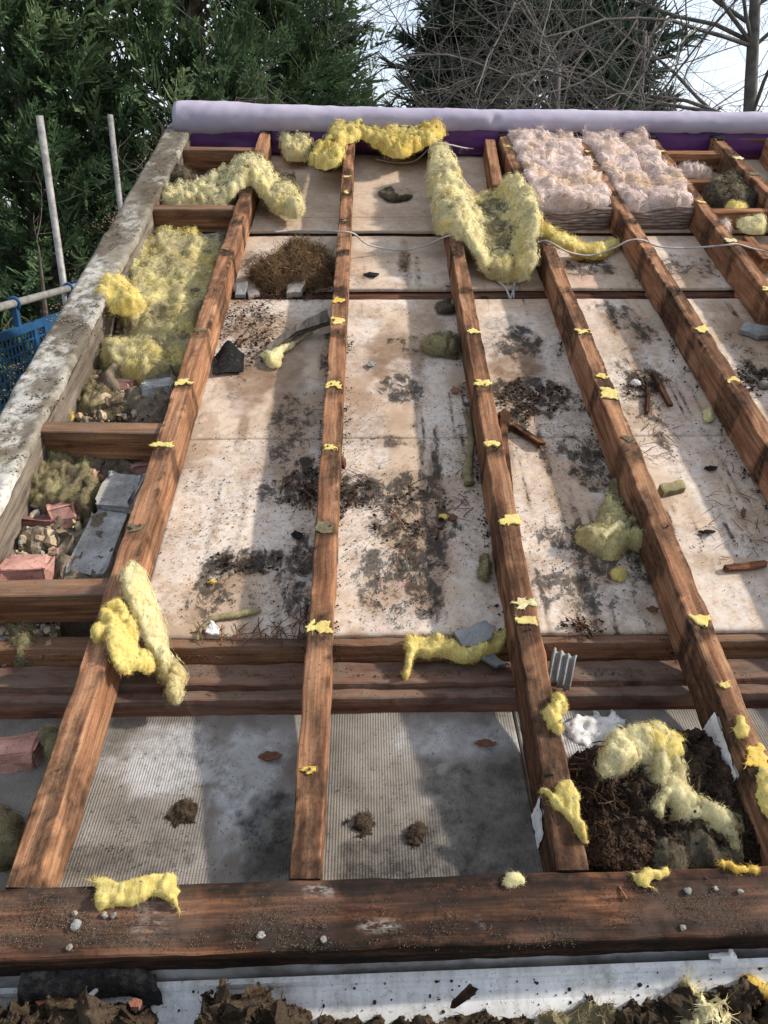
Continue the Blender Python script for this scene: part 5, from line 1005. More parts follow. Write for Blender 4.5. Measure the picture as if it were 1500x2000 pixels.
wool('wool_tuft', [(1265, 262), (1285, 250), (1296, 270), (1280, 282)], -0.04, 0.04, 'pink', base=-0.06, fib=600, fw=0.0006, label='pinkish tuft beside a rafter top under the membrane', cat='insulation')

# ------------------------------------------------------------------ cables
def cable(pts, r, label):
    path = [at3(x, y, n + r) for x, y, n in pts]; V, F, _ = tube(path, r, 8, sub=8); place('cable', V, F, MT['cable'], smooth=True, label=label, cat='cable')
cable([(535, 453, -0.09), (590, 450, -0.085), (655, 452, 0.003), (690, 456, 0.003), (720, 478, -0.06), (780, 489, -0.095), (830, 480, -0.07), (868, 463, 0.003), (885, 462, 0.003), (910, 480, -0.04), (950, 500, -0.09), (985, 520, -0.092), (1002, 545, -0.095), (1003, 582, -0.112)], 0.0032, 'grey cable sagging over two rafters down into the ceiling joint')
cable([(997, 584, -0.112), (1008, 548, -0.09), (1018, 515, -0.06), (1040, 482, -0.02), (1062, 470, 0.003), (1080, 476, 0.003), (1110, 492, -0.03), (1155, 499, -0.05), (1200, 484, -0.02), (1228, 470, 0.003), (1255, 469, 0.003), (1290, 482, -0.03), (1350, 484, -0.03), (1415, 479, 0.003), (1440, 477, 0.003), (1480, 488, -0.02), (1540, 500, -0.02)], 0.0032, 'grey cable looping from the ceiling joint across the right-hand rafters')
cable([(938, 510, -0.092), (955, 535, -0.095), (985, 560, -0.096), (996, 583, -0.112)], 0.0038, 'short dark cable end on the board beside the joint')
cable([(735, 311, -0.094), (770, 318, -0.095), (810, 314, -0.08), (838, 290, -0.03), (855, 279, 0.003), (880, 283, -0.02), (915, 290, -0.06), (950, 288, -0.08), (948, 272, -0.08), (928, 262, -0.07)], 0.0035, 'thin grey cable near the ridge looping over a rafter')
# ------------------------------------------------------------------ loose debris, each a thing of its own
def nest():
    cs = at3(575, 545, -0.10); V = []; F = []; r = np.random.default_rng(5)
    hv, hf, T_, Nn = heap(px_poly([(492, 548), (520, 530), (550, 505), (590, 492), (630, 502), (652, 535), (640, 558), (590, 565), (530, 568)], -0.10), 0.042, -0.10, 0.006, 0.03, 0.026, 26, 77, 0.9)
    parts = [(hv, hf), fibres(T_, Nn, 7000, 0.06, 0.0009, 78, flat=0.62, swirl=16.0, jit=1.2)]
    v, f, A = merge_shade(parts); place('straw_nest', v, f, MT['straw'], smooth=True, attrs=A, label='old brown straw bird nest on a ceiling board beside a rafter', cat='nest')
nest()
B = -0.1005
slab('mortar_chip', [(562, 555), (585, 545), (598, 552), (590, 580), (560, 582)], B, 0.02, 'stone', lift=[.0, .02, .015, 0, 0], label='crumpled grey chip below the straw nest', cat='debris')
slab('tile_chip', [(462, 560), (484, 555), (480, 582), (460, 582)], B, 0.012, 'slate', lift=[.01, .02, 0, 0], label='square grey chip left of the straw nest', cat='debris')
slab('tile_chip', [(484, 572), (500, 568), (508, 578), (486, 586)], B, 0.010, 'stone', label='pale chip just right of the square grey chip', cat='debris')
slab('mossy_slab', [(510, 690), (560, 655), (600, 630), (640, 612), (645, 635), (600, 650), (560, 668), (520, 700)], B, 0.014, 'greywood', lift=[.0, .01, .03, .055, .05, .02, .005, 0], label='mossy grey slab leaning against a rafter below the straw nest', cat='debris')
wool('wool_tuft', [(510, 690), (545, 680), (590, 655), (610, 650), (575, 672), (550, 690), (545, 715), (520, 712)], -0.095, 0.014, 'pale', base=B, fib=700, label='pale wool scrap under the leaning mossy slab', cat='insulation')
def felt_curl():
    nx, ny = 22, 14; a, b = np.meshgrid(np.linspace(0, 1, nx), np.linspace(0, 1, ny), indexing='ij'); a, b = a.ravel(), b.ravel()
    c0, c1 = at(415, 735, B), at(476, 728, B); d = at(445, 742, B) - at(448, 695, B); P = c0 + np.outer(a, c1 - c0) - np.outer(b, d) * (1 - 0.5 * np.abs(a - 0.5))[:, None]
    n = B + 0.004 + 0.030 * np.sin(a * np.pi) ** 2 * b + 0.006 * fbm(P, 40, 2, 3); V = np.concatenate([P, n[:, None]], 1); k = len(V); g = grid_faces(nx, ny)
    place('felt_scrap', np.concatenate([V, V - [0, 0, 0.003]]), np.concatenate([g, g[:, ::-1] + k]), MT['felt'], smooth=True, label='curled black felt scrap beside the leftmost rafter', cat='felt')
felt_curl()
splinter('wood_splinter', (982, 822), (996, 972), 0.022, 0.025, 'rotten', B + 0.006, label='long rotten wood splinter standing along the side of a rafter', cat='wood piece')
splinter('wood_splinter', (1002, 826), (1060, 864), 0.020, 0.018, 'rotten', B, label='short rotten wood piece lying slanting on a mouldy board', cat='wood piece')
slab('tile_chip', [(972, 815), (985, 808), (998, 822), (992, 838), (975, 838)], B, 0.02, 'rotten', label='broken bark block at the top of the long splinter', cat='wood piece')
splinter('wood_splinter', (1266, 752), (1266, 802), 0.012, 0.012, 'rotten', B, label='short orange-brown splinter beside the white stone', cat='wood piece')
splinter('wood_splinter', (1278, 728), (1310, 786), 0.014, 0.016, 'rotten', B, label='dark rotten splinter slanting right of the white stone', cat='wood piece')
stone('stone', 1242, 748, B, 0.016, 'plaster', label='white stone on the board left of two splinters', cat='stone')
slab('slate_piece', [(1442, 650), (1452, 636), (1500, 644), (1510, 660), (1480, 664)], B, 0.014, 'slate', lift=[0, .01, .02, .01, 0], label='dark grey slate piece by the right edge', cat='tile piece')
stone('stone', 1492, 752, B, 0.02, 'stone', label='pale stone on dark dirt at the right edge', cat='stone')
slab('foam_block', [(1285, 955), (1330, 946), (1336, 962), (1294, 972)], B, 0.016, 'dirty', label='small olive wool block lying alone on a clean board', cat='insulation')
def corrugated():
    nx, ny = 40, 16; a, b = np.meshgrid(np.linspace(0, 1, nx), np.linspace(0, 1, ny), indexing='ij'); a, b = a.ravel(), b.ravel(); n0 = -0.112
    tl, tr, br, bl = at3(1078, 1272, n0 + 0.035), at3(1124, 1288, n0 + 0.03), at3(1112, 1350, n0), at3(1068, 1330, n0)
    P = np.outer((1 - a) * b, tl) + np.outer(a * b, tr) + np.outer(a * (1 - b), br) + np.outer((1 - a) * (1 - b), bl); P[:, 2] += 0.0055 * np.sin(a * 6.28 * 3.4) + 0.008; P[:, :2] += ((fbm(P, 60, 3, 3) - 0.5) * 0.010 * ((b > 0.95) | (b < 0.05)))[:, None]
    k = len(P); g = grid_faces(nx, ny); idx = np.arange(nx * ny).reshape(nx, ny); loop = np.concatenate([idx[:, 0], idx[-1, 1:], idx[-2::-1, -1], idx[0, -2:0:-1]]); nxt = np.roll(loop, -1)
    place('corrugated_piece', np.concatenate([P, P - [0, 0, 0.008]]), np.concatenate([g, g[:, ::-1] + k, np.stack([nxt, loop, loop + k, nxt + k], 1)]), MT['slate'], label='grey corrugated cement sheet fragment leaning on the wall plates', cat='tile piece')
corrugated()
slab('tile_shard', [(886, 1238), (945, 1216), (968, 1228), (960, 1250), (925, 1268), (905, 1268)], -0.10, 0.008, 'slate', lift=[0, .02, .025, .02, .0, 0], label='grey tile shard behind the frayed yellow wool strip', cat='tile piece')
slab('tile_shard', [(930, 1282), (955, 1275), (990, 1298), (970, 1305)], -0.115, 0.008, 'slate', label='thin grey shard half under the frayed wool strip', cat='tile piece')
slab('plaster_chip', [(402, 1238), (412, 1215), (430, 1232), (428, 1242)], B, 0.006, 'plaster', lift=[0, .015, 0, 0], label='white plaster chip beside the thin wool string', cat='debris')
splinter('bark_strip', (1420, 1108), (1498, 1098), 0.018, 0.012, 'rotten', B, label='dark bark strip on a clean board by the right edge', cat='wood piece')
# soil heap between the two right-hand rafters
def soil():
    poly = px_poly([(1112, 1470), (1150, 1450), (1190, 1440), (1260, 1420), (1330, 1410), (1400, 1430), (1440, 1500), (1480, 1600), (1500, 1690), (1400, 1700), (1250, 1705), (1150, 1700), (1130, 1600)], -0.1)
    base = lambda P: -0.086 + (S0[2] + 0.086) * (P[:, 1] - 0.42) / (S0[1] - 0.42)
    V, F, T_, Nn = heap(poly, 0.045, base, 0.0045, 0.04, 0.012, 30, 1201, 0.9, oct=5); parts = [(V, F)]
    r = np.random.default_rng(9); idx = r.integers(0, len(T_), 1700); v0, f0 = ICO[1]; 
    vv = []; ff = []
    for q, i in enumerate(idx):
        rr = r.uniform(0.0015, 0.0055); vv.append(T_[i] + v0 * rr * r.uniform(0.5, 1.3, 3)); ff += [tuple(x + q * len(v0) for x in f) for f in f0]
    parts.append((np.concatenate(vv), ff)); V, F = merge(parts)
    place('soil', V, F, MT['soil'], kind='stuff', label='dark brown crumbly soil heap between the right-hand rafters', cat='soil')
    V, F, T_, Nn = heap(px_poly([(1150, 1600), (1250, 1580), (1280, 1640), (1260, 1700), (1150, 1700), (1140, 1650)], -0.06), 0.02, lambda P: base(P) + 0.03, 0.005, 0.03, 0.012, 40, 1203, 0.9)
    v, f = merge([(V, F), fibres(T_, Nn, 2600, 0.013, 0.0016, 33, flat=0.6, jit=3.0, swirl=60)]); place('bark_mulch', v, f, MT['mulch'], kind='stuff', label='reddish rotten wood crumbs on the soil heap', cat='debris')
soil()
wool('wool_mat', [(1290, 1640), (1340, 1600), (1400, 1640), (1445, 1690), (1400, 1705), (1300, 1705), (1270, 1680)], -0.06, 0.03, 'grime', base=-0.07, fib=1500, label='grimy wool remains along the eaves board under the big pale mass', cat='insulation')
wool('plaster_patch', [(1105, 1398), (1150, 1392), (1215, 1396), (1222, 1420), (1200, 1440), (1165, 1455), (1125, 1440), (1100, 1425)], -0.13, 0.014, 'plaster', base=-0.142, fib=0, ragged=0.02, freq=45, lump=0.9, label='rough white plaster patch beside the soil heap', cat='plaster')
def plaster_side(i, pys, name, label, sidesign):
    u0, k = RLINE[i]; vv = []
    g = 24; S = np.linspace(raft_at(i, pys[0])[1], raft_at(i, pys[1])[1], g); n = np.linspace(-0.012, -0.085, 10); V = []
    for s in S:
        for z in n: V.append((u0 + k * s + sidesign * (0.0245 + 0.006 * fbm(np.array([[s, z, 0]]), 60, 3, i)[0]), s, z - 0.03 * fbm(np.array([[s, 0, 0]]), 30, 3, 4)[0]))
    V = np.array(V); F = grid_faces(g, 10); kk = len(V); place(name, np.concatenate([V, V - [sidesign * 0.004, 0, 0]]), np.concatenate([F, F[:, ::-1] + kk]), MT['plaster'], rafters[i], label=label)
plaster_side(3, (1375, 1500), 'plaster_smear', 'white plaster smear on the rafter side', -1)
plaster_side(2, (1540, 1610), 'plaster_smear', 'white plaster smear on the rafter side', -1)
# pebbles and chips on the eaves board
for (x, y, r, mt, lb) in [(148, 1806, 0.009, 'slate', 'grey pebble on the left of the eaves board'), (146, 1783, 0.006, 'stone', 'white pebble just above the grey pebble on the eaves board'), (204, 1787, 0.0065, 'stone', 'pinkish pebble below the flat yellow scrap'), (221, 1788, 0.006, 'stone', 'second pinkish pebble below the flat yellow scrap'), (510, 1826, 0.008, 'stone', 'pale pebble near the front edge of the eaves board'), (1344, 1739, 0.008, 'slate', 'blue-grey pebble right of the yellow smear'), (1398, 1735, 0.006, 'stone', 'small blue-white pebble on the gritty eaves board end'), (1446, 1740, 0.006, 'slate', 'small grey pebble near the right end of the eaves board'), (1334, 1811, 0.006, 'stone', 'cream pebble near the front edge at the right'), (135, 1850, 0.006, 'stone', 'white pebble on the front edge above the black felt'), (632, 1835, 0.006, 'stone', 'small pinkish pebble right of the pale pebble')]:
    stone('pebble', x, y, 0.002, r * 0.72, mt, squash=0.55, rough=0.7, label=lb, cat='pebble', group='pebbles on the eaves board')
splinter('straw_stalk', (1211, 1730), (1224, 1756), 0.003, 0.003, 'noggin', 0.002, jag=0.001, label='straw stalk lying across the eaves board', cat='stalk')
# dead leaves and tile flakes on the boards
for (x, y, w, h, n, mt, lb) in [(528, 1478, 24, 10, -0.125, 'leaf', 'dead leaf on the soffit board left of a rafter'), (948, 1452, 22, 8, -0.125, 'leaf', 'dead leaf on the dark part of the embossed soffit'), (888, 762, 9, 7, B, 'tile_red', 'small red flake on the board left of the middle-right rafter'), (1274, 1190, 12, 6, B, 'leaf', 'curled red leaf near the foot of the right-hand rafter'), (725, 537, 16, 5, B, 'felt', 'black flake on a clean board under the cable'), (866, 1010, 10, 5, B, 'orange', 'tiny yellow flake on the mouldy board'), (415, 1137, 9, 4, B, 'orange', 'tiny orange flake on black mould'), (1388, 915, 14, 5, B, 'felt', 'black flake on a clean board below the olive block'), (885, 1012, 8, 8, B, 'leaf', 'pinkish flake on the mouldy board'), (580, 1045, 12, 8, B, 'felt', 'black lump on white bloom left of a rafter'), (725, 712, 10, 6, B, 'slate', 'small grey chip on the stained board'), (1380, 1040, 18, 4, B, 'felt', 'thin black splinter on the clean right-hand board'), (670, 905, 6, 14, B, 'leaf', 'red flake against the second rafter'), (1452, 1002, 6, 12, B, 'leaf', 'red sliver on the right-hand board')]:
    slab('flake', [(x - w, y), (x - w * 0.2, y - h), (x + w, y - h * 0.3), (x + w * 0.6, y + h * 0.7), (x - w * 0.4, y + h * 0.8)], n, 0.003, mt, lift=[0, .004, .002, .006, 0], label=lb, cat='flake')

# ------------------------------------------------------------------ grit and crumbs (nobody could count them)
def scatter(name, blobs, nfun, count, rmin, rmax, mat, seed, label, parent=None, weight=2.2):
    r = np.random.default_rng(seed); v0 = np.array([[1, 0, -.3], [-.5, .87, -.3], [-.5, -.87, -.3], [0, 0, .9], [0.3, 0.2, -0.6]]); f0 = np.array([[0, 1, 3], [1, 2, 3], [2, 0, 3], [1, 0, 4], [2, 1, 4], [0, 2, 4]])
    area = np.array([b[2] * b[3] * b[4] * (b[1] + 413) ** -1.5 for b in blobs]); pick = r.choice(len(blobs), count, p=area / area.sum()); P = []
    for i in pick:
        x, y, rx, ry, a = blobs[i]; t = r.random() * 6.283; q = r.random() ** 0.75 * 1.15; P.append(at3(x + math.cos(t) * q * rx, y + math.sin(t) * q * ry, nfun if not callable(nfun) else -0.1))
    P = np.array(P); 
    clump = fbm(P[:, :2], 30, 3, seed); P = P[clump > 0.42]
    if callable(nfun): P[:, 2] = nfun(P[:, :2])
    m_ = len(P); rad = rmin + (rmax - rmin) * r.random(m_) ** weight; ang = r.random(m_) * 6.28; st = np.stack([r.uniform(.7, 1.5, m_), r.uniform(.5, 1.1, m_), r.uniform(.4, 1.0, m_)], 1)
    v = v0[None] * st[:, None, :]; c, s = np.cos(ang)[:, None], np.sin(ang)[:, None]; v = np.stack([v[..., 0] * c - v[..., 1] * s, v[..., 0] * s + v[..., 1] * c, v[..., 2]], -1) * rad[:, None, None] + P[:, None, :] + np.array([0, 0, 0.3])[None, None] * rad[:, None, None]
    F = (f0[None] + (np.arange(m_) * 5)[:, None, None]).reshape(-1, 3)
    place(name, v.reshape(-1, 3), F, MT[mat], parent, kind='stuff', label=label, cat='grit')
scatter('grit', SPECK + [(x, y, rx * 0.9, ry * 0.9, a * 1.6) for (x, y, rx, ry, a) in DARK], CE + 0.0030, 13000, 0.0005, 0.0032, 'grit', 21, 'dark dirt crumbs strewn over the ceiling boards', weight=3)
scatter('crumbs', [(1040, 775, 60, 32, 1), (1000, 800, 40, 40, .7), (480, 1098, 70, 20, .5), (600, 960, 40, 40, .8), (490, 650, 60, 60, .6), (1255, 755, 40, 20, .8), (700, 970, 40, 30, .8), (800, 1000, 70, 60, .3), (1475, 740, 40, 30, .9), (1140, 1225, 40, 18, .9), (560, 570, 80, 14, .8)], CE + 0.006, 2600, 0.002, 0.008, 'soil', 22, 'brown crumb piles on the ceiling boards', weight=2)
drift = []
for i_ in range(1, 6):
    for py_ in range(620, 1240, 40):
        c_ = raft_at(i_, py_); 
        for sg in (-1, 1):
            q_ = np.array([c_[0] + sg * 0.03, c_[1], CE]); cc_ = q_[0] * cU + q_[1] * cD + (q_[2] - EYE) * cN; drift.append((750 + F_PX * cc_[0] / cc_[2], 1000 + F_PX * cc_[1] / cc_[2], 9, 26, random.choice([0.2, 0.5, 1.0])))
scatter('drifted_dirt', [d for d in drift if d[0] < 1540], CE + 0.004, 6000, 0.0008, 0.0045, 'grit', 29, 'dark crumbs drifted along the sides of the rafters', weight=2.5)
scatter('plate_dust', [(300, 1315, 280, 22, 1), (800, 1310, 240, 18, 1), (1200, 1310, 240, 18, 1), (400, 1352, 300, 8, 1), (900, 1352, 300, 8, 1), (480, 1270, 140, 10, 1)], lambda P: A0[2] - 0.008 + 0 * P[:, 0], 2500, 0.001, 0.003, 'dust', 23, 'pale dust grains on the wall plates')
scatter('eaves_grit', [(140, 1800, 180, 50, 1.2), (540, 1790, 110, 40, .7), (470, 1840, 240, 20, .6), (1350, 1770, 190, 55, 1.1), (900, 1790, 260, 60, .25), (1060, 1835, 120, 14, .6), (640, 1810, 200, 40, .3)], 0.0028, 11000, 0.0004, 0.0016, 'sand', 24, 'sandy grit strewn over the dark eaves board', weight=3)
scatter('verge_dirt', [(310, 330, 40, 60, 1), (220, 430, 50, 50, 1), (140, 630, 60, 50, 1), (60, 760, 60, 50, 1), (350, 275, 25, 25, 1), (20, 870, 30, 50, 1)], 0.010, 2500, 0.0015, 0.006, 'rubble', 25, 'brown dirt crumbs on the cement verge', weight=2.5)
scatter('soffit_grit', [(370, 1560, 180, 150, .7), (830, 1560, 180, 150, .8), (540, 1640, 50, 70, 1.2), (240, 1660, 120, 60, 1)], lambda P: -0.084 + (S0[2] + 0.086) * (P[:, 1] - 0.42) / (S0[1] - 0.42), 3500, 0.0004, 0.0016, 'grit', 26, 'fine dark grit on the embossed soffit boards', weight=3)
for (x, y, r_, lb) in [(358, 1588, 0.024, 'dark moss clump on the soffit board'), (708, 1608, 0.02, 'round dark moss clump left on the embossed soffit'), (812, 1630, 0.018, 'round dark moss clump right on the embossed soffit')]:
    n0 = -0.105; c = at(x, y, n0); ang = np.linspace(0, 6.283, 14, endpoint=False); poly = np.stack([c[0] + np.cos(ang) * r_, c[1] + np.sin(ang) * r_ * 0.9], 1); nb = float(-0.084 + (S0[2] + 0.086) * (c[1] - 0.42) / (S0[1] - 0.42))
    V, F, T_, Nn = heap(poly, 0.006, nb, 0.003, 0.014, 0.016, 60, sd_(), 1.0); v, f = merge([(V, F), fibres(T_, Nn, 260, 0.010, 0.0006, sd_())]); place('moss_clump', v, f, MT['moss'], label=lb, cat='moss')

def litter(name, blobs, n, count, lmin, lmax, w, mat, seed, label):
    r = np.random.default_rng(seed); area = np.array([b[2] * b[3] * b[4] for b in blobs]); pick = r.choice(len(blobs), count, p=area / area.sum()); Vs = []; Fs = []; sh = []
    for q, i in enumerate(pick):
        x, y, rx, ry, a = blobs[i]; t = r.random() * 6.283; d = r.random() ** 0.6; c = at3(x + math.cos(t) * d * rx, y + math.sin(t) * d * ry, n + r.uniform(0.001, 0.006)); L = r.uniform(lmin, lmax); an = r.uniform(0, 3.1416); e = np.array([math.cos(an), math.sin(an), r.normal() * 0.08]) * L / 2; s = np.array([-math.sin(an), math.cos(an), 0]) * w * r.uniform(0.5, 1.4); z = np.array([0, 0, w]); m_ = np.array([r.normal() * 0.08 * L, r.normal() * 0.08 * L, 0.002])
        Vs.append(np.array([c - e - s, c - e + s, c - e + z, c + m_ - s, c + m_ + s, c + m_ + z, c + e - s * .6, c + e + s * .6, c + e + z * .6])); k = q * 9; Fs += [(k + u, k + (u + 1) % 3, k + 3 + (u + 1) % 3, k + 3 + u) for u in range(3)] + [(k + 3 + u, k + 3 + (u + 1) % 3, k + 6 + (u + 1) % 3, k + 6 + u) for u in range(3)]; sh.append(np.full(9, r.uniform(-0.5, 0.4)))
    place(name, np.concatenate(Vs), Fs, MT[mat], kind='stuff', label=label, cat='litter', attrs={'shade': np.concatenate(sh)})
litter('twig_litter', [(490, 640, 70, 60, 1.2), (560, 572, 90, 16, 2), (600, 1200, 30, 50, 1), (500, 1235, 120, 16, 1.5), (1040, 780, 70, 40, .8), (600, 960, 50, 40, .6), (700, 960, 50, 40, .6), (1260, 760, 50, 40, .6), (1140, 1225, 50, 18, 1), (1440, 1000, 60, 120, .25), (1290, 860, 40, 60, .3), (800, 1040, 80, 60, .3), (1180, 1090, 60, 40, .3), (640, 880, 14, 140, .6), (905, 900, 14, 140, .5)], CE + 0.003, 520, 0.012, 0.06, 0.0011, 'leaf', 61, 'fine dead twigs and bark shreds strewn on the ceiling boards')
litter('straw_litter', [(300, 560, 90, 60, .5), (500, 640, 70, 50, 1), (560, 540, 90, 50, .8), (200, 780, 50, 30, .6), (440, 700, 30, 40, .6)], CE + 0.004, 200, 0.015, 0.06, 0.0009, 'straw', 62, 'pale straw stalks strewn near the nest and gable')
litter('soil_twigs', [(1200, 1560, 90, 120, 1), (1220, 1660, 80, 40, 1.5), (1380, 1480, 50, 50, .5)], -0.055, 150, 0.012, 0.045, 0.0012, 'mulch', 63, 'bark shreds and stalks on the soil heap')
# ------------------------------------------------------------------ what lies in the gutter
GB = (g0 + g1) / 2
def gpoint(px, py, up): return hit(px, py, gl + WUP * up, WUP)
def gutter_heap(name, pts, H, mat, label, cat, seed, up=-0.05, kind=None, fib=600, flen=0.01, fw=0.0007, res=0.004, crumbs=600):
    P = np.array([gpoint(x, y, up) for x, y in pts]); poly = P[:, :2]; s_ref = gl[1]; pl = gl + WUP * up
    base = lambda Q: pl[2] + (-(Q[:, 1] - pl[1]) * WUP[1]) / WUP[2]
    V, F, T_, Nn = heap(poly, H, base, res, 0.028, 0.012, 46, seed, 0.95, oct=5, pw=0.7, torn=0.12); parts = [(V, F)]
    if crumbs:
        r = np.random.default_rng(seed); idx = r.integers(0, len(T_), crumbs); v0, f0 = ICO[1]; vv = []; ff = []
        for q, i in enumerate(idx): vv.append(T_[i] + v0 * (0.0007 + 0.0042 * r.random() ** 3) * r.uniform(0.5, 1.3, 3)); ff += [tuple(x + q * len(v0) for x in f) for f in f0]
        parts.append((np.concatenate(vv), ff))
    if fib: parts.append(fibres(T_, Nn, fib, flen, fw, seed + 1))
    V, F = merge(parts); place(name, V, F, MT[mat], smooth=False, label=label, cat=cat, kind=kind)
gutter_heap('moss_debris', [(-120, 1962), (-20, 1960), (60, 1968), (130, 1958), (200, 1965), (300, 1968), (330, 1985), (300, 2060), (-120, 2100)], 0.085, 'moss', 'dark moss and dirt heap in the left end of the gutter', 'moss', 1301, fib=2200, crumbs=1300)
gutter_heap('moss_debris', [(400, 1985), (440, 1962), (500, 1955), (560, 1975), (610, 1990), (640, 2060), (360, 2060)], 0.115, 'moss', 'tall dark moss mound in the middle left of the gutter', 'moss', 1302, fib=2200, crumbs=1300)
gutter_heap('moss_debris', [(620, 1995), (700, 1990), (780, 1985), (850, 1990), (960, 1985), (1040, 1992), (1060, 2060), (600, 2080)], 0.06, 'moss', 'low moss bank along the middle of the gutter', 'moss', 1303, fib=2200, crumbs=900)
gutter_heap('moss_debris', [(1112, 1960), (1130, 1940), (1155, 1960), (1165, 1985), (1120, 1990)], 0.07, 'moss', 'upright moss tuft in the right part of the gutter', 'moss', 1304, fib=500, crumbs=200)
gutter_heap('moss_debris', [(1200, 1960), (1280, 1940), (1340, 1930), (1420, 1925), (1520, 1915), (1620, 1940), (1620, 2060), (1150, 2060), (1160, 1990)], 0.07, 'moss', 'dark dirt heap in the right end of the gutter', 'moss', 1305, fib=2200, crumbs=1300)
gutter_heap('wool_tuft', [(1295, 1935), (1315, 1905), (1350, 1930), (1400, 1965), (1420, 2030), (1310, 2040)], 0.06, 'pale', 'pale wool clump on the dirt in the gutter end', 'insulation', 1306, up=-0.02, fib=2200, flen=0.025, fw=0.0005, crumbs=0)
gutter_heap('wool_tuft', [(1060, 1985), (1130, 1968), (1190, 1965), (1210, 2000), (1180, 2060), (1060, 2060)], 0.05, 'dirty', 'dirty wool tuft at the bottom edge in the gutter', 'insulation', 1307, up=-0.02, fib=1600, flen=0.02, fw=0.0005, crumbs=0)
gutter_heap('wool_tuft', [(215, 1990), (250, 1985), (270, 2020), (210, 2020)], 0.02, 'pale', 'small pale wool bit on the left moss heap', 'insulation', 1308, up=-0.005, fib=500, flen=0.012, fw=0.0005, crumbs=0)
def gutter_crumbs():
    r = np.random.default_rng(91); v0, f0 = ICO[1]; vv = []; ff = []
    for q in range(750):
        t = r.random(); k = r.uniform(0.3, 4.4); i = int(k); a = np.array(inn[i]) + (np.array(inn[i + 1]) - np.array(inn[i])) * (k - i); p = g0 + (g1 - g0) * t + WFW * a[0] + WUP * a[1]; rr = 0.0006 + 0.0034 * r.random() ** 3; vv.append(p + v0 * rr * r.uniform(0.5, 1.3, 3)); ff += [tuple(x + q * len(v0) for x in f) for f in f0]
    place('gutter_crumbs', np.concatenate(vv), ff, MT['moss'], kind='stuff', label='loose moss crumbs scattered inside the white gutter', cat='moss')
gutter_crumbs()
def g_obj(name, pts, mat, label, cat, noise=0.0, fib=0):
    path = [gpoint(x, y, up) + WUP * r for x, y, up, r in pts]; V, F, Nn = tube(path, [p[3] for p in pts], 10, noise, 40, sd_()); 
    if fib: V, F = merge([(V, F), fibres(V, Nn, fib, 0.014, 0.0005, sd_())])
    return place(name, V, F, MT[mat], smooth=True, label=label, cat=cat)
g_obj('wool_strip', [(1395, 1902, 0.0, 0.008), (1430, 1915, 0.0, 0.012), (1465, 1935, 0.0, 0.012), (1505, 1955, 0.0, 0.010)], 'orange', 'bright yellow wool strip at the right end of the gutter', 'insulation', 0.006, 500)
p0 = gpoint(842, 1985, -0.03); p1 = gpoint(925, 1925, 0.012); V, F, W = plank(p0, p1, 0.020, 0.010, seg=12, wob=0.003, seed=5, endjag=0.012); place('wood_stick', V, F, MT['rotten'], attrs={'wc': W, 'dark': np.full(len(V), 0.75)}, label='dark wood stick standing out of the gutter moss', cat='wood piece')
p0 = gpoint(70, 1965, 0.015); p1 = gpoint(180, 1955, 0.015); V, F, W = plank(p0, p1, 0.012, 0.006, seg=12, wob=0.002, seed=6, endjag=0.008); place('wood_stick', V, F, MT['rotten'], attrs={'wc': W, 'dark': np.full(len(V), 0.3)}, label='thin brown stick on the left moss heap', cat='wood piece')
# black felt flap hanging over the fascia into the gutter
def flap():
    nx, ny = 60, 18; a, b = np.meshgrid(np.linspace(0, 1, nx), np.linspace(0, 1, ny), indexing='ij'); a, b = a.ravel(), b.ravel(); V = []
    for x, y in zip(a, b):
        top = hit(45 + 150 * x if x < 0.2 else 75 + 0 + (330 - 75) * (x - 0.2) / 0.8 * 0.9 + 0, 1888 - 4 * x + 26 * max(0, x - 0.55), FA_L - WFW * 0.004, WFW); bot = gpoint(34 + 285 * x, 1952 + 9 * math.sin(x * 7) + 6 * fbm(np.array([[x * 9, 0, 0]]), 1, 3, 4)[0], 0.004)
        V.append(top * (1 - y) + bot * y + WUP * (0.003 * math.sin(y * 3.14)) - WFW * 0.004 * math.sin(y * 3.14))
    V = np.array(V); V += ((fbm(V, 40, 4, 6) - 0.5) * 0.018)[:, None] * WUP; V += ((fbm(V + 5, 60, 3, 7) - 0.5) * 0.02 * ((b > 0.9) | (a > 0.95)))[:, None] * WFW; k = len(V); g = grid_faces(nx, ny)
    place('felt_flap', np.concatenate([V, V - WUP * 0.003]), np.concatenate([g, g[:, ::-1] + k]), MT['felt_dusty'], smooth=False, label='torn black felt flap hanging from the fascia into the gutter', cat='felt')
flap()
def g_slab(name, pts, up, th, mat, label, cat):
    P = np.array([gpoint(x, y, u) for (x, y), u in zip(pts, up)]); k = len(P); V = np.concatenate([P, P + WUP * th]); F = [tuple(range(k - 1, -1, -1)), tuple(range(k, 2 * k))] + [(i, (i + 1) % k, k + (i + 1) % k, k + i) for i in range(k)]
    place(name, V, F, MT[mat], label=label, cat=cat)
g_slab('tile_flake', [(25, 1893), (40, 1880), (85, 1868), (92, 1875), (60, 1886), (45, 1892)], [0.045] * 6, 0.006, 'tile_red', 'red-brown tile flake on the fascia above the felt flap', 'flake')
g_slab('tile_flake', [(253, 1965), (262, 1955), (278, 1960), (272, 1974), (256, 1974)], [0.012] * 5, 0.008, 'tile_red', 'pinkish tile crumb on the left moss heap', 'flake')
g_slab('tile_flake', [(1432, 1898), (1450, 1888), (1475, 1902), (1465, 1915), (1440, 1908)], [0.0] * 5, 0.01, 'tile_red', 'red tile crumb behind the bright yellow gutter strip', 'flake')
g_slab('tile_flake', [(172, 1945), (190, 1930), (192, 1936), (180, 1948)], [0.02] * 4, 0.003, 'plaster', 'white plastic sliver on the left moss heap', 'flake')
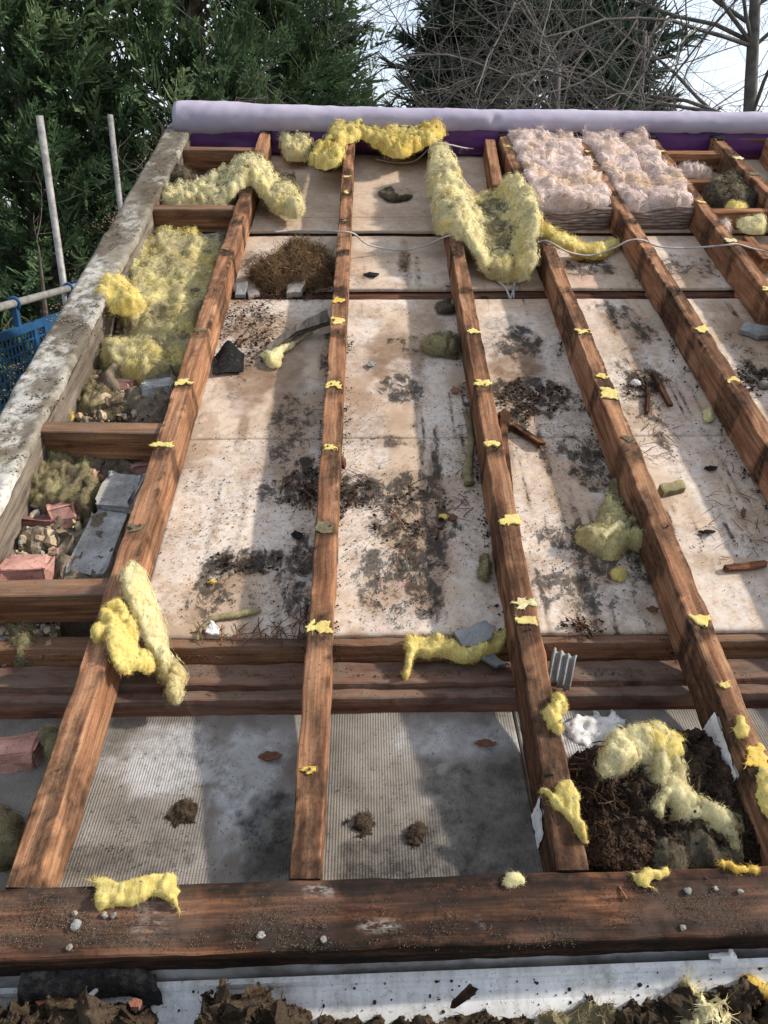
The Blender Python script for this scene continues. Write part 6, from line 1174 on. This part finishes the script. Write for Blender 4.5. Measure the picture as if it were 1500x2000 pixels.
g_slab('leaf_scrap', [(1376, 1862), (1395, 1850), (1440, 1846), (1442, 1852), (1402, 1862), (1382, 1868)], [0.028] * 6, 0.003, 'leaf', 'brown leaf scrap behind the gutter clip', 'leaf')
# ------------------------------------------------------------------ scaffold poles, rail and blue guard left of the gable
def rod(name, a, b, r, mat, parent=None, sides=16, frame=I4, hollow=False, **tag):
    a = np.asarray(a, float); b = np.asarray(b, float); d = _n(b - a); x = np.cross(d, [0.3, 0.8, 0.1]); x = _n(x); y = np.cross(d, x); ang = np.linspace(0, 2 * np.pi, sides, endpoint=False); ring = np.cos(ang)[:, None] * x + np.sin(ang)[:, None] * y
    L = [a + ring * r, b + ring * r] + ([b + ring * r * 0.85, b + ring * r * 0.85 - d * 0.12] if hollow else []); V = np.concatenate(L); k = sides; F = []
    for q in range(len(L) - 1): F += [(q * k + j, q * k + (j + 1) % k, (q + 1) * k + (j + 1) % k, (q + 1) * k + j) for j in range(k)]
    F += [tuple(range(k - 1, -1, -1)), tuple((len(L) - 1) * k + j for j in range(k))]
    return place(name, V, F, MT[mat], parent, frame=frame, smooth=True, **tag)
D1, D2 = 5.75, 7.3
t1 = wpt(77, 226, D1); t2 = wpt(215, 224, D2)
rod('scaffold_pole', [t1[0], t1[1], 0.02], t1, 0.0242, 'pole', hollow=True, label='nearer grey scaffold pole standing left of the gable verge', cat='scaffold pole', group='scaffold poles')
rod('scaffold_pole', [t2[0], t2[1], 0.02], t2, 0.0242, 'pole', hollow=True, label='farther grey scaffold pole close to the top of the verge', cat='scaffold pole', group='scaffold poles')
r1 = wpt(128, 562, D1); hx = t1[0] + 0.05; hz = r1[2]
rod('scaffold_rail', [hx, 1.0, hz], [hx, D1 + 0.25, hz], 0.0242, 'pole', label='level scaffold rail carrying the blue guard at the left edge', cat='scaffold rail')
gd = root('brick_guard', (hx, 4.5, hz - 1.0), frame=I4, label='blue plastic mesh guard hanging from the scaffold rail', cat='guard')
def cuboid(lo, hi):
    V = np.array([[x, y, z] for x in (lo[0], hi[0]) for y in (lo[1], hi[1]) for z in (lo[2], hi[2])]); return V, [(0, 1, 3, 2), (4, 6, 7, 5), (0, 4, 5, 1), (2, 3, 7, 6), (0, 2, 6, 4), (1, 5, 7, 3)]
gy0, gy1 = 2.6, D1 - 0.25; gt = hz - 0.14; gb = hz - 0.80
for (lo, hi) in (((hx - .012, gy0, gt - .05), (hx + .012, gy1, gt)), ((hx - .012, gy0, gb), (hx + .012, gy1, gb + .05)), ((hx - .012, gy0, gb), (hx + .012, gy0 + .05, gt)), ((hx - .012, gy1 - .05, gb), (hx + .012, gy1, gt)), ((hx - .010, 4.55, gb), (hx + .010, 4.60, gt))):
    V, F = cuboid(lo, hi); place('guard_bar', V, F, MT['bluepl'], gd)
V, F = cuboid((hx - .006, 4.72, gt - .24), (hx + .010, 4.98, gt - .04)); place('guard_plate', V, F, MT['bluepl'], gd)
parts = []
for y in np.arange(gy0 + .05, gy1 - .03, 0.052): parts.append(cuboid((hx - .004, y - .004, gb + .03), (hx + .004, y + .004, gt - .03)))
for z in np.arange(gb + .06, gt - .03, 0.062): parts.append(cuboid((hx - .0045, gy0 + .03, z - .004), (hx + .0045, gy1 - .03, z + .004)))
V, F = merge(parts); place('guard_mesh', V, F, MT['bluepl'], gd)
for y in (2.9, 4.35, gy1 - 0.24, gy1 - 0.05):
    V, F, _ = tube([[hx + .03 * math.cos(t), y, hz + .032 * math.sin(t)] for t in np.linspace(-1.2, 4.3, 12)] , 0.012, 8, sub=3); V2, F2 = cuboid((hx - .014, y - .02, gt - .03), (hx + .014, y + .02, hz - .02)); V, F = merge([(V, F), (V2, F2)]); place('guard_hook', V, F, MT['bluepl'], gd, smooth=False)

# ------------------------------------------------------------------ trees
def branch_tree(name, base, trunk_pts, trunk_r, levels, seed, mat, label, twig_r=0.004, limbs=14, spread=0.9, length=2.6, droop=0.05, limb_from=0.25, cat='tree', group=None, kids=(5, 5, 4), limb_dirs=None, trunkmat='bark'):
    r = np.random.default_rng(seed); segs = {0: [], 1: []}
    t = root(name, base, frame=I4, label=label, cat=cat, group=group)
    V, F, _ = tube(trunk_pts, trunk_r, 12, 0.015, 6, seed, sub=5); place('trunk', V, F, MT[trunkmat], t, smooth=True)
    out = []
    def grow(p, d, L, rad, lev):
        n = 7 if lev < 2 else 5; pts = [p]; dd = d.copy(); bend = r.normal(size=3) * (0.05 if lev < 2 else 0.07)
        for i in range(n):
            dd = _n(dd + bend + r.normal(size=3) * (0.13 if lev < 2 else 0.12) + np.array([0, 0, -droop if lev < 2 else droop * 0.6])); pts.append(pts[-1] + dd * L / n)
        out.append((np.array(pts), rad, lev))
        if lev < levels:
            kn = kids[min(lev, len(kids) - 1)]
            for q in range(kn):
                f = r.uniform(0.2, 1.0); i = min(int(f * n), n - 1); b = pts[i] + (pts[i + 1] - pts[i]) * (f * n - i); tdir = _n(pts[i + 1] - pts[i]); side = _n(np.cross(tdir, r.normal(size=3)))
                grow(b, _n(tdir * r.uniform(0.5, 1.0) + side * r.uniform(0.4, 1.0)), L * r.uniform(0.42, 0.78), max(rad * 0.50, twig_r), lev + 1)
    tp = np.array(trunk_pts, float); tl = np.linspace(0, 1, len(tp))
    for i in range(limbs):
        f = r.uniform(limb_from, 1.0); p = np.array([np.interp(f, tl, tp[:, q]) for q in range(3)]); a = r.uniform(0, 6.283)
        d = limb_dirs[i % len(limb_dirs)] if limb_dirs is not None else np.array([math.cos(a), math.sin(a), r.uniform(0.1, 0.9)]); d = _n(np.array(d, float) + r.normal(size=3) * 0.12)
        grow(p, d, length * r.uniform(0.7, 1.15), trunk_r[-1] * 0.48 if np.ndim(trunk_r) else trunk_r * 0.5, 0)
    def mesh_of(sel, sides):
        Vs = []; Fs = []; k = 0
        for pts, rad, lev in sel:
            n = len(pts); T_ = np.gradient(pts, axis=0); T_ /= np.linalg.norm(T_, axis=1, keepdims=True); X = np.cross(T_, [0.31, 0.2, 0.93]); X /= np.linalg.norm(X, axis=1, keepdims=True) + 1e-9; Y = np.cross(T_, X); rr = np.linspace(1, 0.5 if lev < levels else 0.3, n) * rad; a = np.arange(sides) * 2 * np.pi / sides
            V = pts[:, None] + (np.cos(a)[None, :, None] * X[:, None] + np.sin(a)[None, :, None] * Y[:, None]) * rr[:, None, None]; Vs.append(V.reshape(-1, 3)); i, j = np.meshgrid(np.arange(n - 1), np.arange(sides), indexing='ij'); i, j = i.ravel(), j.ravel(); j2 = (j + 1) % sides
            Fs.append(np.stack([i * sides + j, i * sides + j2, (i + 1) * sides + j2, (i + 1) * sides + j], 1) + k); k += n * sides
        return np.concatenate(Vs), np.concatenate(Fs)
    V, F = mesh_of([o for o in out if o[2] <= 1], 6); place('limbs', V, F, MT[trunkmat], t, smooth=True, kind='stuff')
    tw = [o for o in out if o[2] > 1]
    if tw: V, F = mesh_of(tw, 3); place('crown', V, F, MT[mat], t, smooth=True, kind='stuff')
    return t

def spray_template(seed, kind):
    """one flat feathery plume of scale leaves (cypress) or a needle shoot (pine); root at 0, grows along +y, length about 1"""
    r = np.random.default_rng(seed); Q = []
    def strip(a, b, w):
        d = _n(b - a); s = _n(np.cross(d, r.normal(size=3))); Q.append([a - s * w, a + s * w, b + s * w * 0.25, b - s * w * 0.25])
    if kind == 'cypress':
        ax = [np.array([0, 0, 0.0])]; dd = np.array([0, 1.0, 0.12]); n = 9
        for i in range(n): dd = _n(dd + r.normal(size=3) * 0.10 + [0, 0, -0.03]); ax.append(ax[-1] + dd * 1.0 / n)
        for i in range(1, n + 1):
            f = i / n; strip(ax[i - 1], ax[i], 0.016)
            for sgn in (-1, 1):
                L = 0.40 * (1 - f) ** 0.7 + 0.10; t = _n(ax[i] - ax[i - 1]); sd = _n(np.cross(t, [0, 0, 1.0])) * sgn; d = _n(t * 1.15 + sd * 0.75 + r.normal(size=3) * 0.16); b = ax[i]; e = b + d * L * 0.55; e2 = e + _n(d + t * 0.5 + [0, 0, -0.15]) * L * 0.45
                strip(b, e, 0.026); strip(e, e2, 0.022)
                for q in (0.55,): m_ = b + (e - b) * q; strip(m_, m_ + _n(d + r.normal(size=3) * 0.55) * L * 0.38, 0.022)
    else:
        for i in range(34):
            f = r.random(); b = np.array([0, f * 0.75, 0.0]); d = _n(np.array([0, 0.75, 0.15]) + r.normal(size=3) * 0.55); strip(b, b + d * 0.42, 0.034)
        strip(np.zeros(3), np.array([0, 0.8, 0]), 0.02)
    return np.array(Q).reshape(-1, 3)
def conifer(name, base, H, radius, count, size, mat, seed, label, kind='cypress', zmin=0.0, group=None, face=True, up=0.55, lean=0.0):
    r = np.random.default_rng(seed); t = root(name, base, frame=I4, label=label, cat='tree', group=group); bx, by, bz = base
    tp = [[bx, by, bz], [bx + 0.05, by, bz + H * 0.4], [bx, by + 0.05, bz + H * 0.8], [bx, by, bz + H]]; V, F, _ = tube(tp, [0.22, 0.17, 0.09, 0.02], 12, 0.02, 5, seed); place('trunk', V, F, MT['bark'], t, smooth=True)
    temps = [spray_template(seed + q, kind) for q in range(7)]; Vs = []; tint = []
    # boughs: each a cluster of plumes, so the crown has lobes with dark hollows between
    nb = max(20, count // 16); out_p = []; limb = []
    for b in range(nb):
        z = zmin + (H - zmin) * r.random() ** 1.0; f = z / H; R_ = radius(f); a = r.uniform(0, 2 * np.pi)
        if face and r.random() < 0.7: a = -math.pi / 2 + r.normal() * 1.0
        ro = R_ * r.uniform(0.72, 1.05); o = np.array([bx + math.cos(a) * ro, by + math.sin(a) * ro, bz + z]); outd = np.array([math.cos(a), math.sin(a), 0.0]); limb.append((np.array([bx, by, bz + max(z - 0.5, 0.1)]), o)); br = r.random()
        m_ = count // nb
        for q in range(m_):
            off = r.normal(size=3) * np.array([0.30, 0.30, 0.34]) * (0.5 + 0.6 * R_) * 0.55; d = _n(outd * r.uniform(0.5, 1.1) + off * 0.8 + np.array([0, 0, up]) + r.normal(size=3) * 0.25); p = o + off - outd * 0.15
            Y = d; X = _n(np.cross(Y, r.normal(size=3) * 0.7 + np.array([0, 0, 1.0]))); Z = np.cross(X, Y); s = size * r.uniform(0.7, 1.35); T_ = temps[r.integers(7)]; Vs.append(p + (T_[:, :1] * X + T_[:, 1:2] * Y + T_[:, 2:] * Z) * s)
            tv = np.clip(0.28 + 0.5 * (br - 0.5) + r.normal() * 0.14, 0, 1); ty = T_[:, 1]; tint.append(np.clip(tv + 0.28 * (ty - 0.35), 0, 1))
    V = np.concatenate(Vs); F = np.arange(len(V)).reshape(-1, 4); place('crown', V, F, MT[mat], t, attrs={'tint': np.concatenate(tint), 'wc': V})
    parts = []
    for a, b in limb: v, f, _ = tube([a, (a + b) / 2 + [0, 0, 0.1], b], [0.035, 0.022, 0.008], 5, sub=2); parts.append((v, f))
    V, F = merge(parts); place('limbs', V, F, MT['bark'], t, smooth=True, kind='stuff')
    return t
cone = lambda rmax, p=0.75: (lambda f: rmax * max(0.05, (1 - f) ** p) * (0.9 + 0.1 * math.cos(f * 40)))
b1 = wpt(90, 500, 9.2); b2 = wpt(400, 500, 9.8); b3 = wpt(585, 500, 10.6)
conifer('cypress_tree', (b1[0], b1[1], 0), 10.5, cone(2.1, 0.5), 2400, 0.56, 'cypress', 41, 'tall dark green cypress at the left edge behind the scaffold poles', zmin=0.1)
conifer('cypress_tree', (b2[0], b2[1], 0), 9.8, cone(2.0, 0.5), 2100, 0.56, 'cypress', 52, 'tall dark green cypress rising behind the lilac membrane end', zmin=0.5)
conifer('cypress_tree', (b3[0], b3[1], 0), 7.4, cone(1.55, 0.55), 1300, 0.52, 'cypress', 63, 'rightmost dark green cypress standing next to the patch of open sky', zmin=1.0)
b4 = wpt(235, 500, 12.6)
conifer('cypress_tree', (b4[0], b4[1], 0), 11.0, cone(2.6, 0.45), 1000, 1.0, 'cypress', 97, 'shaded cypress farther back, filling the gap between the two left cypresses', zmin=0.3)
pb = wpt(1020, 300, 14.5)
conifer('pine_tree', (pb[0], pb[1], 0), 8.3, lambda f: 2.45 * max(0.12, math.sin(min(1, max(0.03, (1.06 - f) * 1.25)) * 1.75)) * (0.8 + 0.2 * math.sin(f * 37)), 2700, 0.62, 'pine', 74, 'dark bushy pine seen through bare branches behind the ridge', kind='pine', zmin=2.6, face=False, up=0.35)
# bare broadleaf trees in front of the pine
def bare(base_px, dist, top_px, seed, label, limbs, length, lr, kids, dirs=None, levels=4, droop=0.05, limb_from=0.35):
    b = wpt(*base_px, dist); b = np.array([b[0], b[1], 0.0]); tpt = wpt(*top_px, dist); mid = (b + tpt) / 2 + [0.15, 0.1, 0]
    return branch_tree('bare_tree', b, [b, mid, tpt], [lr, lr * 0.8, lr * 0.45], levels, seed, 'twig', label, 0.0026, limbs, length=length, droop=droop, limb_from=limb_from, kids=kids, dirs_=None) if False else branch_tree('bare_tree', b, [b, mid, tpt], [lr, lr * 0.8, lr * 0.45], levels, seed, 'twig', label, 0.0026, limbs, length=length, droop=droop, limb_from=limb_from, kids=kids, limb_dirs=dirs, trunkmat='twig')
D_L = [(-1, 0, .35), (-1, -.2, .6), (-.7, .3, .9), (-1, .1, .1), (.6, 0, .8), (1, .1, .4), (1, -.2, .15), (.3, -.4, 1), (-.4, -.3, 1.0), (-1, 0, -.05), (.9, .2, .7), (-.8, -.4, .2)]
bare((1050, 420), 9.5, (1090, 120), 811, 'bare grey tree in the middle with twigs spreading over the pine', 8, 3.0, 0.08, (5, 5, 5), D_L, 3, 0.03, 0.55)
bare((1500, 420), 9.0, (1478, -60), 822, 'bare tree with a stout trunk at the right edge of the sky', 17, 2.9, 0.10, (6, 5, 5), [(-1, 0, .3), (-1, -.1, .6), (-.8, .2, .9), (-1, .1, 0.05), (-1, -.3, .15), (.8, .1, .5), (-.5, -.3, 1), (-1, .2, .45), (-.9, 0, -.15)], 3, 0.05, 0.55)
bare((1230, 420), 11.5, (1260, 60), 833, 'thin bare tree between the pine and the stout right-hand tree', 5, 2.3, 0.05, (5, 4, 5), D_L, 3, 0.03, 0.5)
# leafless shrub in front of the cypress, by the membrane end
sb = wpt(400, 420, 6.6); sb = np.array([sb[0], sb[1], 0.0]); st_ = wpt(390, 300, 6.6)
branch_tree('bare_shrub', sb, [sb, (sb + st_) / 2, st_], [0.03, 0.02, 0.010], 2, 844, 'twig_red', 'leafless brown shrub twigs beside the membrane end', 0.0022, 9, length=0.8, droop=0.02, limb_from=0.80, cat='shrub', kids=(4, 3), trunkmat='twig_red', limb_dirs=[(-.8, 0, .5), (-.3, -.2, 1), (.5, 0, .9), (-1, .1, .2), (.9, 0, .6), (-1, 0, -.1), (.2, .1, 1)])
sb = wpt(60, 620, 6.4); sb = np.array([sb[0], sb[1], 0.0]); st_ = wpt(75, 480, 6.4)
branch_tree('bare_shrub', sb, [sb, (sb + st_) / 2, st_], [0.02, 0.014, 0.008], 2, 855, 'twig_red', 'thin leafless shrub twigs behind the nearer scaffold pole', 0.0022, 4, length=0.7, droop=0.04, limb_from=0.7, cat='shrub', kids=(3, 3), trunkmat='twig_red')
